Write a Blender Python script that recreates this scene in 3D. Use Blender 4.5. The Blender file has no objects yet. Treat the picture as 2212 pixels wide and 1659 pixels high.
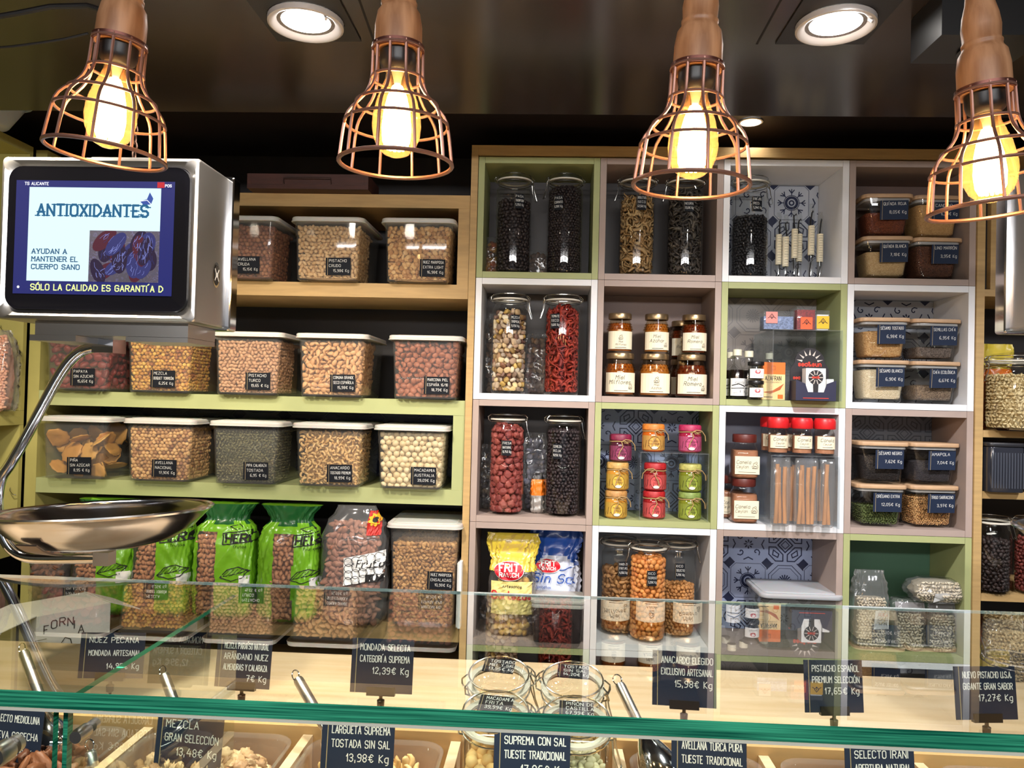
import bpy, bmesh, math, random
import numpy as np
from mathutils import Vector, Matrix
random.seed(7)
RNG = np.random.default_rng(7)
sc = bpy.context.scene
COL = sc.collection
PI = math.pi

# ------------------------------------------------------------------ camera
CP = np.array([0.22226, -2.26100, 1.6])
CR = np.array([0.99859003, 0.04695357, 0.02476521])
CU = np.array([-0.02388606, -0.01919334, 0.99953043])
CF = np.array([-0.04740685, 0.99871266, 0.01804475])
FPX = 1660.0
cam_d = bpy.data.cameras.new('camera')
cam_d.sensor_fit = 'HORIZONTAL'
cam_d.sensor_width = 36.0
cam_d.lens = 36.0 * FPX / 2212.0
cam_d.clip_start = 0.02
cam = bpy.data.objects.new('camera', cam_d)
COL.objects.link(cam)
mw = Matrix.Identity(4)
for i in range(3):
    mw[i][0], mw[i][1], mw[i][2], mw[i][3] = CR[i], CU[i], -CF[i], CP[i]
cam.matrix_world = mw
sc.camera = cam

def at(x, y, Y):
    """the point of the place seen at (x, y) of the 2212x1659 photo that lies on the upright plane Y"""
    d = CF + CR * (x - 1106.0) / FPX - CU * (y - 829.5) / FPX
    p = CP + d * (Y - CP[1]) / d[1]
    return Vector(p)

# ------------------------------------------------------------------ world, lights, exposure
world = bpy.data.worlds.new('world')
sc.world = world
world.use_nodes = True
world.node_tree.nodes['Background'].inputs['Color'].default_value = (0.75, 0.8, 1.0, 1)
world.node_tree.nodes['Background'].inputs['Strength'].default_value = 0.03
vs = sc.view_settings
vs.view_transform = 'Standard'
vs.look = 'None'
vs.gamma = 1.0
vs.use_curve_mapping = False
vs.exposure = 0.0
sc.cycles.transparent_max_bounces = 32
sc.cycles.max_bounces = 9
sc.cycles.glossy_bounces = 5
sc.cycles.diffuse_bounces = 3
sc.cycles.caustics_reflective = False
sc.cycles.caustics_refractive = False

def lamp_spot(name, loc, target, power, color, size=0.05, angle=100, blend=0.6):
    l = bpy.data.lights.new(name, 'SPOT')
    l.energy = power; l.color = color; l.shadow_soft_size = size
    l.spot_size = math.radians(angle); l.spot_blend = blend
    o = bpy.data.objects.new(name, l); COL.objects.link(o)
    o.location = loc
    o.rotation_euler = (Vector(target) - Vector(loc)).to_track_quat('-Z', 'Y').to_euler()
    return o

def lamp_area(name, loc, target, power, color, sx, sy):
    l = bpy.data.lights.new(name, 'AREA')
    l.shape = 'RECTANGLE'; l.size = sx; l.size_y = sy
    l.energy = power; l.color = color
    o = bpy.data.objects.new(name, l); COL.objects.link(o)
    o.location = loc
    o.rotation_euler = (Vector(target) - Vector(loc)).to_track_quat('-Z', 'Y').to_euler()
    return o

COOL = (1.0, 0.93, 0.86)
CEIL = 2.30          # underside of the glossy front ceiling
# recessed downlights of the shop: the two in view and the rest of their row behind the photographer
for nm, x, y, pw, c in (('downlight_lamp', -0.42, -0.95, 84, (1, .90, .78)), ('downlight_lamp', 0.73, -0.95, 84, (1, .96, .95)),
                        ('downlight_lamp', -0.95, -1.05, 60, (1, .88, .70)), ('downlight_lamp', 1.75, -1.0, 60, (.95, .96, 1.0))):
    lamp_spot(nm, (x, y, CEIL - .03), (x, y + .55, 1.0), pw, c, .05, 118, .7)
lamp_area('added_fill_lamp', (0.3, -2.9, 2.27), (0.3, -0.4, 1.25), 52, (.98, .96, .95), 2.6, .14)  # unseen strip added behind the camera for fill and reflections
lamp_area('added_front_wash_lamp', (0.3, -4.3, 2.27), (0.3, -4.9, 1.2), 95, (.72, .86, 1.0), 2.6, .5)  # unseen lamp added to wash the front wall for cool reflections
lamp_area('showcase_strip_lamp', (0.25, -1.46, 1.295), (0.25, -1.05, 1.05), 4.2, (1.0, .93, .84), 2.4, .02)

# ------------------------------------------------------------------ materials
def lin(c):
    return tuple(((v / 255 / 12.92) if v / 255 <= .04045 else ((v / 255 + .055) / 1.055) ** 2.4) for v in c)

MATS = {}
def mat(name, col=(128, 128, 128), rough=.5, metal=0.0, spec=.5, bump=None, vary=None, trans=0.0, coat=0.0, emit=0.0, alpha_w=0.0):
    if name in MATS: return MATS[name]
    m = bpy.data.materials.new(name); m.use_nodes = True
    nt = m.node_tree; b = nt.nodes['Principled BSDF']
    c = lin(col) + (1,)
    b.inputs['Base Color'].default_value = c
    b.inputs['Roughness'].default_value = rough
    b.inputs['Metallic'].default_value = metal
    b.inputs['Specular IOR Level'].default_value = spec
    b.inputs['Coat Weight'].default_value = coat
    b.inputs['Subsurface Weight'].default_value = trans
    b.inputs['Subsurface Scale'].default_value = .01
    if emit:
        b.inputs['Emission Color'].default_value = c
        b.inputs['Emission Strength'].default_value = emit
    if vary:
        tc = nt.nodes.new('ShaderNodeTexCoord'); mp = nt.nodes.new('ShaderNodeMapping')
        mp.inputs['Scale'].default_value = vary[2] if len(vary) > 2 else (1, 1, 1)
        n = nt.nodes.new('ShaderNodeTexNoise'); n.inputs['Scale'].default_value = vary[0]; n.inputs['Detail'].default_value = 5
        mx = nt.nodes.new('ShaderNodeMix'); mx.data_type = 'RGBA'
        a = vary[1]
        if isinstance(a, (int, float)):
            mx.inputs[6].default_value = tuple(v * (1 - a) for v in c[:3]) + (1,)
            mx.inputs[7].default_value = tuple(min(1, v * (1 + a)) for v in c[:3]) + (1,)
        else:
            mx.inputs[6].default_value = c; mx.inputs[7].default_value = lin(a) + (1,)
        mr = nt.nodes.new('ShaderNodeMapRange'); mr.inputs['From Min'].default_value = .35; mr.inputs['From Max'].default_value = .65
        nt.links.new(tc.outputs['Object'], mp.inputs[0]); nt.links.new(mp.outputs[0], n.inputs['Vector'])
        nt.links.new(n.outputs['Fac'], mr.inputs[0]); nt.links.new(mr.outputs[0], mx.inputs[0])
        nt.links.new(mx.outputs[2], b.inputs['Base Color'])
    if bump:
        tc = nt.nodes.new('ShaderNodeTexCoord')
        n = nt.nodes.new('ShaderNodeTexNoise'); n.inputs['Scale'].default_value = bump[0]; n.inputs['Detail'].default_value = 3
        bp = nt.nodes.new('ShaderNodeBump'); bp.inputs['Strength'].default_value = bump[1]; bp.inputs['Distance'].default_value = bump[2] if len(bump) > 2 else .002
        nt.links.new(tc.outputs['Object'], n.inputs['Vector'])
        nt.links.new(n.outputs['Fac'], bp.inputs['Height']); nt.links.new(bp.outputs[0], b.inputs['Normal'])
    MATS[name] = m
    return m

def glass(name, tint=(255, 255, 255), ior=1.5, rough=.01, film=0.0, filmcol=(255, 255, 255), boost=1.0):
    """clear wall: transmission by transparency, Fresnel mirror on the outer faces, optional milky film"""
    if name in MATS: return MATS[name]
    m = bpy.data.materials.new(name); m.use_nodes = True
    nt = m.node_tree; nt.nodes.clear()
    out = nt.nodes.new('ShaderNodeOutputMaterial')
    tr = nt.nodes.new('ShaderNodeBsdfTransparent'); tr.inputs[0].default_value = lin(tint) + (1,)
    gl = nt.nodes.new('ShaderNodeBsdfGlossy'); gl.inputs['Roughness'].default_value = rough
    fr = nt.nodes.new('ShaderNodeFresnel'); fr.inputs['IOR'].default_value = ior
    ge = nt.nodes.new('ShaderNodeNewGeometry')
    inv = nt.nodes.new('ShaderNodeMath'); inv.operation = 'SUBTRACT'; inv.inputs[0].default_value = boost
    sc_ = nt.nodes.new('ShaderNodeMath'); sc_.operation = 'MULTIPLY'; sc_.inputs[1].default_value = boost
    mu = nt.nodes.new('ShaderNodeMath'); mu.operation = 'MULTIPLY'; mu.use_clamp = True
    nt.links.new(ge.outputs['Backfacing'], sc_.inputs[0]); nt.links.new(sc_.outputs[0], inv.inputs[1])
    nt.links.new(fr.outputs[0], mu.inputs[0]); nt.links.new(inv.outputs[0], mu.inputs[1])
    mx = nt.nodes.new('ShaderNodeMixShader')
    base = tr.outputs[0]
    if film:
        df = nt.nodes.new('ShaderNodeBsdfDiffuse'); df.inputs[0].default_value = lin(filmcol) + (1,)
        m2 = nt.nodes.new('ShaderNodeMixShader'); m2.inputs[0].default_value = film
        nt.links.new(tr.outputs[0], m2.inputs[1]); nt.links.new(df.outputs[0], m2.inputs[2]); base = m2.outputs[0]
    nt.links.new(mu.outputs[0], mx.inputs[0]); nt.links.new(base, mx.inputs[1]); nt.links.new(gl.outputs[0], mx.inputs[2])
    nt.links.new(mx.outputs[0], out.inputs[0])
    MATS[name] = m
    return m

def nut(name, cols, rough=.5, bump=None, spec=.4):
    """every piece of a heap takes its own shade between the listed colours"""
    if name in MATS: return MATS[name]
    m = mat(name, cols[0], rough, spec=spec, bump=bump)
    nt = m.node_tree; b = nt.nodes['Principled BSDF']
    ge = nt.nodes.new('ShaderNodeNewGeometry'); cr = nt.nodes.new('ShaderNodeValToRGB')
    el = cr.color_ramp.elements
    el[0].color = lin(cols[0]) + (1,); el[1].color = lin(cols[-1]) + (1,)
    for i, c in enumerate(cols[1:-1], 1):
        e = el.new(i / (len(cols) - 1)); e.color = lin(c) + (1,)
    nt.links.new(ge.outputs['Random Per Island'], cr.inputs[0])
    nt.links.new(cr.outputs[0], b.inputs['Base Color'])
    return m

def grain(name, c1, c2, scale=400, rough=.7):
    """fine grain: cells of two colours with a matching bump"""
    if name in MATS: return MATS[name]
    m = mat(name, c1, rough, spec=.2)
    nt = m.node_tree; b = nt.nodes['Principled BSDF']
    tc = nt.nodes.new('ShaderNodeTexCoord'); v = nt.nodes.new('ShaderNodeTexVoronoi'); v.inputs['Scale'].default_value = scale
    nt.links.new(tc.outputs['Object'], v.inputs['Vector'])
    sp = nt.nodes.new('ShaderNodeSeparateColor'); mx = nt.nodes.new('ShaderNodeMix'); mx.data_type = 'RGBA'
    mx.inputs[6].default_value = lin(c1) + (1,); mx.inputs[7].default_value = lin(c2) + (1,)
    nt.links.new(v.outputs['Color'], sp.inputs[0]); nt.links.new(sp.outputs[0], mx.inputs[0]); nt.links.new(mx.outputs[2], b.inputs['Base Color'])
    bp = nt.nodes.new('ShaderNodeBump'); bp.invert = True; bp.inputs['Strength'].default_value = .8; bp.inputs['Distance'].default_value = .002
    nt.links.new(v.outputs['Distance'], bp.inputs['Height']); nt.links.new(bp.outputs[0], b.inputs['Normal'])
    return m

# ------------------------------------------------------------------ mesh building
def rrect(w, d, r, n=4, cx=0.0, cy=0.0):
    r = min(r, w / 2 - 1e-5, d / 2 - 1e-5); pts = []
    for k, (sx, sy) in enumerate(((1, 1), (-1, 1), (-1, -1), (1, -1))):
        for i in range(n + 1):
            a = PI / 2 * (k + i / n)
            pts.append((cx + sx * (w / 2 - r) + r * math.cos(a), cy + sy * (d / 2 - r) + r * math.sin(a)))
    return pts

class MB:
    def patch(s, mapf, u0, u1, v0, v1, n=0.0, m=0, nu=12, nv=10, skew=0.0):
        """sheet laid on a carrier surface"""
        V = [mapf(u0 + (u1 - u0) * i / nu, v0 + (v1 - v0) * j / nv + skew * i / nu, n) for j in range(nv + 1) for i in range(nu + 1)]
        s.add(V, [(j * (nu + 1) + i, j * (nu + 1) + i + 1, (j + 1) * (nu + 1) + i + 1, (j + 1) * (nu + 1) + i) for j in range(nv) for i in range(nu)], m)
    def disc(s, mapf, u, v, a, c, n=0.0, m=0, k=28, rings=5):
        V = [mapf(u, v, n)] + [mapf(u + a * r / rings * math.cos(2 * PI * i / k), v + c * r / rings * math.sin(2 * PI * i / k), n) for r in range(1, rings + 1) for i in range(k)]
        F = [(0, 1 + i, 1 + (i + 1) % k) for i in range(k)] + [(1 + r * k + i, 1 + (r + 1) * k + i, 1 + (r + 1) * k + (i + 1) % k, 1 + r * k + (i + 1) % k) for r in range(rings - 1) for i in range(k)]
        s.add(V, F, m)
    def __init__(s): s.v = []; s.f = []; s.m = []
    def add(s, V, F, m=0):
        o = len(s.v); s.v.extend(tuple(p) for p in V)
        for f in F: s.f.append(tuple(i + o for i in f)); s.m.append(m)
    def box(s, x0, x1, y0, y1, z0, z1, m=0, M=None):
        V = [(x, y, z) for z in (z0, z1) for y in (y0, y1) for x in (x0, x1)]
        if M: V = [M @ Vector(p) for p in V]
        s.add(V, [(0, 2, 3, 1), (4, 5, 7, 6), (0, 1, 5, 4), (2, 6, 7, 3), (0, 4, 6, 2), (1, 3, 7, 5)], m)
    def loft(s, secs, m=0, cap0=True, cap1=True, M=None, closed=True):
        n = len(secs[0]); V = [p for q in secs for p in q]
        if M: V = [M @ Vector(p) for p in V]
        F = []
        for k in range(len(secs) - 1):
            for i in range(n if closed else n - 1):
                j = (i + 1) % n
                F.append((k * n + i, k * n + j, (k + 1) * n + j, (k + 1) * n + i))
        if cap0: F.append(tuple(range(n - 1, -1, -1)))
        if cap1: F.append(tuple((len(secs) - 1) * n + i for i in range(n)))
        s.add(V, F, m)
    def lathe(s, prof, n=24, m=0, M=None, cap0=False, cap1=False):
        """prof: (r, z) from the bottom outside upwards"""
        secs = [[(r * math.cos(2 * PI * i / n), r * math.sin(2 * PI * i / n), z) for i in range(n)] for r, z in prof]
        s.loft(secs, m, cap0, cap1, M)
    def rbox(s, w, d, z0, z1, r=.01, c=.002, m=0, M=None, cx=0., cy=0., n=4, tw=None, td=None):
        """rounded upright box with softened rims; tw, td: size at the top"""
        tw = w if tw is None else tw; td = d if td is None else td
        def sec(W, D, z, ins): return [(x, y, z) for x, y in rrect(W - 2 * ins, D - 2 * ins, max(r - ins, 1e-4), n, cx, cy)]
        s.loft([sec(w, d, z0, c), sec(w, d, z0 + c * .3, c * .3), sec(w, d, z0 + c, 0), sec(tw, td, z1 - c, 0), sec(tw, td, z1 - c * .3, c * .3), sec(tw, td, z1, c)], m, M=M)
    def tube(s, path, r, n=8, m=0, closed=False, M=None, cap=True):
        P = [Vector(p) for p in path]
        if M: P = [M @ p for p in P]
        k = len(P); secs = []; up = None
        for i, p in enumerate(P):
            if closed: t = (P[(i + 1) % k] - P[i - 1])
            else: t = P[min(i + 1, k - 1)] - P[max(i - 1, 0)]
            t.normalize()
            if up is None:
                up = Vector((0, 0, 1)) if abs(t.z) < .9 else Vector((1, 0, 0))
            a = (up - t * up.dot(t))
            if a.length < 1e-6: a = t.orthogonal()
            a.normalize(); b = t.cross(a); up = a
            rr = r[i] if isinstance(r, (list, tuple)) else r
            secs.append([p + (a * math.cos(2 * PI * j / n) + b * math.sin(2 * PI * j / n)) * rr for j in range(n)])
        if closed:
            secs.append(secs[0]); s.loft(secs, m, False, False)
        else: s.loft(secs, m, cap, cap)
    def poly(s, pts, mapf, n=0.0, m=0):
        V = [mapf(u, v, n) for u, v in pts]; s.add(V, [tuple(range(len(V)))], m)
    def ribbon(s, pts, wd, mapf, n=0.0, m=0, closed=False, sub=0.0):
        """flat drawn line through the 2-D points, each at height n over the carrier surface"""
        s.rk = (getattr(s, 'rk', 0) + 1) % 6; n = n + s.rk * 2.5e-5
        P = [Vector((a, b)) for a, b in pts]
        if closed: P.append(P[0])
        for a, b in zip(P, P[1:]):
            d = b - a; L = d.length
            if L < 1e-7: continue
            d /= L; q = Vector((-d.y, d.x)) * wd / 2; e = d * wd * .35
            k = max(1, int(L / sub)) if sub else 1; n += 1.2e-5
            for i in range(k):
                p0 = a + d * L * i / k - (e if i == 0 else d * 0); p1 = a + d * L * (i + 1) / k + (e if i == k - 1 else d * 0)
                s.add([mapf(*(p0 - q), n), mapf(*(p1 - q), n), mapf(*(p1 + q), n), mapf(*(p0 + q), n)], [(0, 1, 2, 3)], m)
    def text(s, txt, u, v, h, mapf, n=.0004, m=1, wd=None, slant=0.0, align='l', serif=False, sp=1.0, jit=.02, sub=0.0):
        wd = wd or h * .092; k = h / 6.0; x = u
        W = text_w(txt, h, sp)
        if align == 'c': x -= W / 2
        if align == 'r': x -= W
        for ch in txt:
            g = GLYPH.get(ch)
            if g is None: x += 3.6 * k * sp; continue
            adv = max(max(p[0] for q in g for p in q), .6)
            dx = RNG.uniform(-jit, jit) * h; dy = RNG.uniform(-jit, jit) * h
            for q in g:
                pts = [(x + dx + (px_ + slant * (py_ - 2)) * k * sp, v + dy + (py_ - 2) * k) for px_, py_ in q]
                s.ribbon(pts, wd, mapf, n, m, sub=sub)
                if serif:
                    for e in (pts[0], pts[-1]): s.ribbon([(e[0] - wd * 1.1, e[1]), (e[0] + wd * 1.1, e[1])], wd * .5, mapf, n, m)
            x += (adv + 1.7) * k * sp
    def build(s, name, mats, parent=None, smooth=True, angle=38):
        me = bpy.data.meshes.new(name)
        me.from_pydata(s.v, [], s.f)
        if not isinstance(mats, (list, tuple)): mats = [mats]
        for q in mats: me.materials.append(q)
        me.polygons.foreach_set('material_index', s.m)
        fin(me, smooth, angle)
        o = bpy.data.objects.new(name, me); COL.objects.link(o)
        if parent: o.parent = parent
        return o

def fin(me, smooth=True, angle=38):
    me.update()
    if smooth:
        me.polygons.foreach_set('use_smooth', [True] * len(me.polygons))
        me.set_sharp_from_angle(angle=math.radians(angle))

def text_w(txt, h, sp=1.0):
    k = h / 6.0; w = 0
    for ch in txt:
        g = GLYPH.get(ch)
        w += 3.6 * k * sp if g is None else (max(max(p[0] for q in g for p in q), .6) + 1.7) * k * sp
    return w - 1.7 * k * sp

_G = {'A': '02 28 42|14 34', 'B': '02 08 38 47 46 35 05|35 44 43 32 02', 'C': '47 38 18 07 03 12 32 43', 'D': '02 08 28 46 44 22 02',
 'E': '38 08 02 32|05 25', 'F': '38 08 02|05 25', 'G': '47 38 18 07 03 12 32 43 45 25', 'H': '02 08|42 48|05 45', 'I': '02 08', 'J': '38 33 22 12 03',
 'K': '02 08|38 05 32', 'L': '08 02 32', 'M': '02 08 25 48 42', 'N': '02 08 42 48', 'O': '18 07 03 12 32 43 47 38 18', 'P': '02 08 38 47 46 35 05',
 'Q': '18 07 03 12 32 43 47 38 18|24 41', 'R': '02 08 38 47 46 35 05|25 42', 'S': '47 38 18 07 06 15 35 44 43 32 12 03', 'T': '08 48|28 22',
 'U': '08 03 12 32 43 48', 'V': '08 22 48', 'W': '08 12 26 32 48', 'X': '02 48|08 42', 'Y': '08 25 48|25 22', 'Z': '08 48 02 42',
 '0': '18 07 03 12 22 33 37 28 18', '1': '06 18 12', '2': '07 18 28 37 36 02 32', '3': '07 18 28 37 36 25 34 33 22 12 03|15 25', '4': '28 04 44|36 32',
 '5': '38 08 05 25 34 33 22 02', '6': '38 18 06 03 12 22 33 34 25 05', '7': '08 38 12|15 35', '8': '15 06 07 18 28 37 36 25 15 04 03 12 22 33 34 25',
 '9': '02 22 34 37 28 18 07 06 15 35', ',': '03 02 01', '.': '02 03', '€': '47 38 28 16 14 22 32 43|06 36|04 34', '/': '02 38', '&': '42 07 18 27 04 12 22 44', "'": '08 07',
 '-': '05 25', '!': '08 04|03 02', 'a': '36 16 05 03 12 32|36 32', 'b': '08 02 22 33 35 26 06', 'c': '35 26 16 05 03 12 22 33', 'd': '38 32 12 03 05 16 36', 'e': '04 34 35 26 16 05 03 12 22 33',
 'f': '38 28 17 12|06 26', 'g': '36 16 05 03 12 32|36 31 20 10', 'h': '08 02|05 16 26 35 32', 'i': '02 06|07 08', 'j': '16 11 00|17 18', 'k': '08 02|36 04 32', 'l': '08 03 12',
 'm': '02 06|05 16 25 22|25 36 45 42', 'n': '02 06|05 16 26 35 32', 'o': '16 05 03 12 22 33 35 26 16', 'p': '00 06 26 35 33 22 02', 'q': '30 36 16 05 03 12 32', 'r': '02 06|04 15 26',
 's': '35 26 16 05 14 24 33 22 12 03', 't': '18 13 22 32|06 26', 'u': '06 03 12 22 33|36 32', 'v': '06 12 26', 'w': '06 12 25 32 46', 'x': '02 36|06 32', 'y': '06 12|36 20 10', 'z': '06 36 02 32'}
GLYPH = {k: [[(int(p[0]), int(p[1])) for p in q.split()] for q in v.split('|')] for k, v in _G.items()}
for a, b, ac in (('Á', 'A', 1), ('É', 'E', 1), ('Í', 'I', 1), ('Ó', 'O', 1), ('Ú', 'U', 1), ('Ñ', 'N', 2), ('á', 'a', 3), ('ñ', 'n', 4)):
    GLYPH[a] = GLYPH[b] + [{1: [(1.3, 8.8), (2.6, 9.8)], 2: [(.8, 9.0), (1.6, 9.5), (2.4, 9.0), (3.2, 9.5)], 3: [(1.3, 7), (2.3, 8)], 4: [(.5, 7.2), (2.5, 7.5)]}[ac]]

def flat(M):
    """carrier surface: the plane of a matrix, u along its X, v along its Z, n towards -Y"""
    return lambda u, v, n=0.0: M @ Vector((u, -n, v))
def curved(r, z0=0.0, a0=0.0, y0=0.0, x0=0.0):
    """carrier surface: the front of an upright cylinder"""
    return lambda u, v, n=0.0: Vector((x0 + (r + n) * math.sin(u / r + a0), y0 - (r + n) * math.cos(u / r + a0), z0 + v))

# heaps: one template repeated many times, packed into one mesh
def ico(sub):
    bm = bmesh.new(); bmesh.ops.create_icosphere(bm, subdivisions=sub, radius=.5)
    V = np.array([v.co[:] for v in bm.verts]); F = np.array([[v.index for v in f.verts] for f in bm.faces]); bm.free()
    return V, F
def wob(V, a, f, seed=0):
    r = np.random.default_rng(seed); out = V.copy(); d = V / (np.linalg.norm(V, axis=1, keepdims=True) + 1e-9); s = 0
    for k in range(5):
        w = r.normal(size=3) * f; s = s + np.sin(V @ w + r.uniform(0, 6))
    return out + d * (s / 5 * a)[:, None]
TPL = {}
def tpl(kind):
    if kind in TPL: return TPL[kind]
    if kind == 'round': V, F = ico(2); V = V * [1, 1, .96]
    elif kind == 'hazel': V, F = ico(2); V[:, 2] += np.where(V[:, 2] > .4, .12, 0); V = V * [1, 1, .95]
    elif kind == 'pistachio':
        V, F = ico(2); V = V * [1.25, .8, .76]; V[:, 1:] *= (1 - .28 * V[:, :1])
    elif kind == 'almond':
        V, F = ico(2); V = V * [1.4, .85, .5]; V[:, 1:] *= (1 - .5 * V[:, :1])
    elif kind == 'marcona':
        V, F = ico(2); V = V * [1.15, .98, .55]; V[:, 1:] *= (1 - .25 * V[:, :1])
    elif kind == 'cashew':
        V, F = ico(2); x = V[:, 0].copy() * 3.4; R_ = .46 + V[:, 1] * (.52 - .1 * x); V = np.stack([np.sin(x) * R_, .25 - np.cos(x) * R_, V[:, 2] * .42], 1)
    elif kind == 'walnut':
        V, F = ico(3); V = wob(V, .24, 18, 3); V = V * [1.3, .85, .6]; V[:, 1] += np.sign(V[:, 1]) * .05
    elif kind == 'pecan':
        V, F = ico(3); V = wob(V, .08, 15, 5); V = V * [1.5, .75, .45]; V[:, 2] -= .12 * np.exp(-(V[:, 1] / .08) ** 2)
    elif kind == 'raisin': V, F = ico(2); V = wob(V, .13, 14, 1); V = V * [1.1, .8, .7]
    elif kind == 'berry': V, F = ico(3); V = wob(V, .2, 17, 2); V = V * [1.1, .95, .85]
    elif kind == 'corn': V, F = ico(2); V = wob(V, .06, 8, 4) * [1, .95, .75]
    elif kind == 'seed': V, F = ico(1); V = V * [1.25, .62, .4]
    elif kind == 'bean': V, F = ico(2); V = V * [1.2, .75, .6]
    elif kind == 'chunk': V, F = ico(2); V = np.sign(V) * np.abs(V) ** .6 * .72; V = wob(V, .1, 7, 6) * [1.1, .9, .55]
    elif kind == 'slice':
        V, F = ico(3); a = np.arctan2(V[:, 1], V[:, 0]); V = V * [1, 1, .13]; V[:, :2] *= (1 + .09 * np.cos(9 * a))[:, None]; V[:, 2] += .1 * np.sin(3.1 * V[:, 0]) * np.cos(2 * V[:, 1])
        rr = np.hypot(V[:, 0], V[:, 1]); V[:, 2] *= np.clip(rr / .2, .25, 1)
    elif kind == 'curl':
        n = 9; t = np.linspace(-1, 1, n); V = []; F = []
        for i, q in enumerate(t):
            w = .16 * (1 - .7 * q * q) + .03
            for k in range(4):
                aa = PI / 2 * k + .5 * q
                V.append((q * .55, .22 * np.sin(3.0 * q) + w * np.cos(aa), .16 * np.cos(4 * q + 1) + .25 * w * np.sin(aa)))
        for i in range(n - 1):
            for k in range(4):
                a, b, c, d = i * 4 + k, i * 4 + (k + 1) % 4, i * 4 + 4 + (k + 1) % 4, i * 4 + 4 + k
                F += [(a, b, c), (a, c, d)]
        V = np.array(V); F = np.array(F)
    TPL[kind] = (V, F); return V, F

def rand_rot(n, lean=1.0):
    q = RNG.normal(size=(n, 4)) * [1, lean, lean, lean] + [0 if lean == 1 else 1.2, 0, 0, 0]; q /= np.linalg.norm(q, axis=1, keepdims=True)
    w, x, y, z = q.T
    return np.stack([np.stack([1 - 2 * (y * y + z * z), 2 * (x * y - z * w), 2 * (x * z + y * w)], -1),
                     np.stack([2 * (x * y + z * w), 1 - 2 * (x * x + z * z), 2 * (y * z - x * w)], -1),
                     np.stack([2 * (x * z - y * w), 2 * (y * z + x * w), 1 - 2 * (x * x + y * y)], -1)], 1)

def heap(name, kind, pos, size, m, parent=None, label=None, cat=None, var=.15, core=None, loc=None, facing=False, clampf=None):
    V, F = tpl(kind); n = len(pos)
    R = rand_rot(n)
    if facing:                                   # flat pieces lie more or less against the pane
        R0 = rand_rot(n, .3); B = np.array([[1, 0, 0], [0, 0, -1], [0, 1, 0.]]); sp_ = RNG.uniform(0, 2 * PI, n)
        S = np.zeros((n, 3, 3)); S[:, 0, 0] = np.cos(sp_); S[:, 0, 1] = -np.sin(sp_); S[:, 1, 0] = np.sin(sp_); S[:, 1, 1] = np.cos(sp_); S[:, 2, 2] = 1
        use = RNG.random(n) < facing; R = np.where(use[:, None, None], R0 @ B @ S, R)
    s = size * (1 + RNG.uniform(-var, var, n))
    VV = (np.einsum('nij,vj->nvi', R, V) * s[:, None, None] + np.asarray(pos)[:, None, :]).reshape(-1, 3)
    FF = (F[None] + (np.arange(n) * len(V))[:, None, None]).reshape(-1, 3)
    if clampf is not None: VV = clampf(VV)
    if core is not None:
        cv, cf = core; FF = np.concatenate([FF, np.array(cf) + len(VV)]); VV = np.concatenate([VV, cv])
    me = bpy.data.meshes.new(name)
    me.vertices.add(len(VV)); me.vertices.foreach_set('co', VV.astype(np.float32).ravel())
    me.loops.add(len(FF) * 3); me.loops.foreach_set('vertex_index', FF.astype(np.int32).ravel())
    me.polygons.add(len(FF)); me.polygons.foreach_set('loop_start', np.arange(len(FF), dtype=np.int32) * 3)
    me.polygons.foreach_set('use_smooth', np.ones(len(FF), dtype=bool))
    me.materials.append(m); me.update(calc_edges=True)
    o = bpy.data.objects.new(name, me); COL.objects.link(o)
    if parent: o.parent = parent
    if loc is not None: o.location = loc
    if label: tag(o, label, cat); o['kind'] = 'stuff'
    return o

def tribox(x0, x1, y0, y1, z0, z1, tx=0.0, ty=0.0):
    """triangulated block (wider by tx, ty at the top) that fills the middle of a heap"""
    V = np.array([(x, y, z) for z in (z0, z1) for y in (y0, y1) for x in (x0, x1)], float)
    V[4:, 0] += np.sign(V[4:, 0] - (x0 + x1) / 2) * tx; V[4:, 1] += np.sign(V[4:, 1] - (y0 + y1) / 2) * ty
    q = [(0, 2, 3, 1), (4, 5, 7, 6), (0, 1, 5, 4), (2, 6, 7, 3), (0, 4, 6, 2), (1, 3, 7, 5)]
    return V, [t for a, b, c, d in q for t in ((a, b, c), (a, c, d))]
def tricyl(r, z0, z1, n=16):
    V = [(r * math.cos(2 * PI * i / n), r * math.sin(2 * PI * i / n), z) for z in (z0, z1) for i in range(n)] + [(0, 0, z0), (0, 0, z1)]
    F = []
    for i in range(n):
        j = (i + 1) % n; F += [(i, j, n + j), (i, n + j, n + i), (2 * n, j, i), (2 * n + 1, n + i, n + j)]
    return np.array(V), F

# ------------------------------------------------------------------ naming
def tag(o, label, cat, group=None):
    o['label'] = label; o['category'] = cat
    if group: o['group'] = group
    return o
def thing(name, label, cat, loc=(0, 0, 0), group=None, rz=0.0, tilt=None):
    o = bpy.data.objects.new(name, None); COL.objects.link(o)
    o.empty_display_size = .05; o.location = loc; o.rotation_euler = tilt if tilt else (0, 0, rz)
    return tag(o, label, cat, group)
def struct(name, mb, m, **k):
    o = mb.build(name, m, **k); o['kind'] = 'structure'; return o
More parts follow.
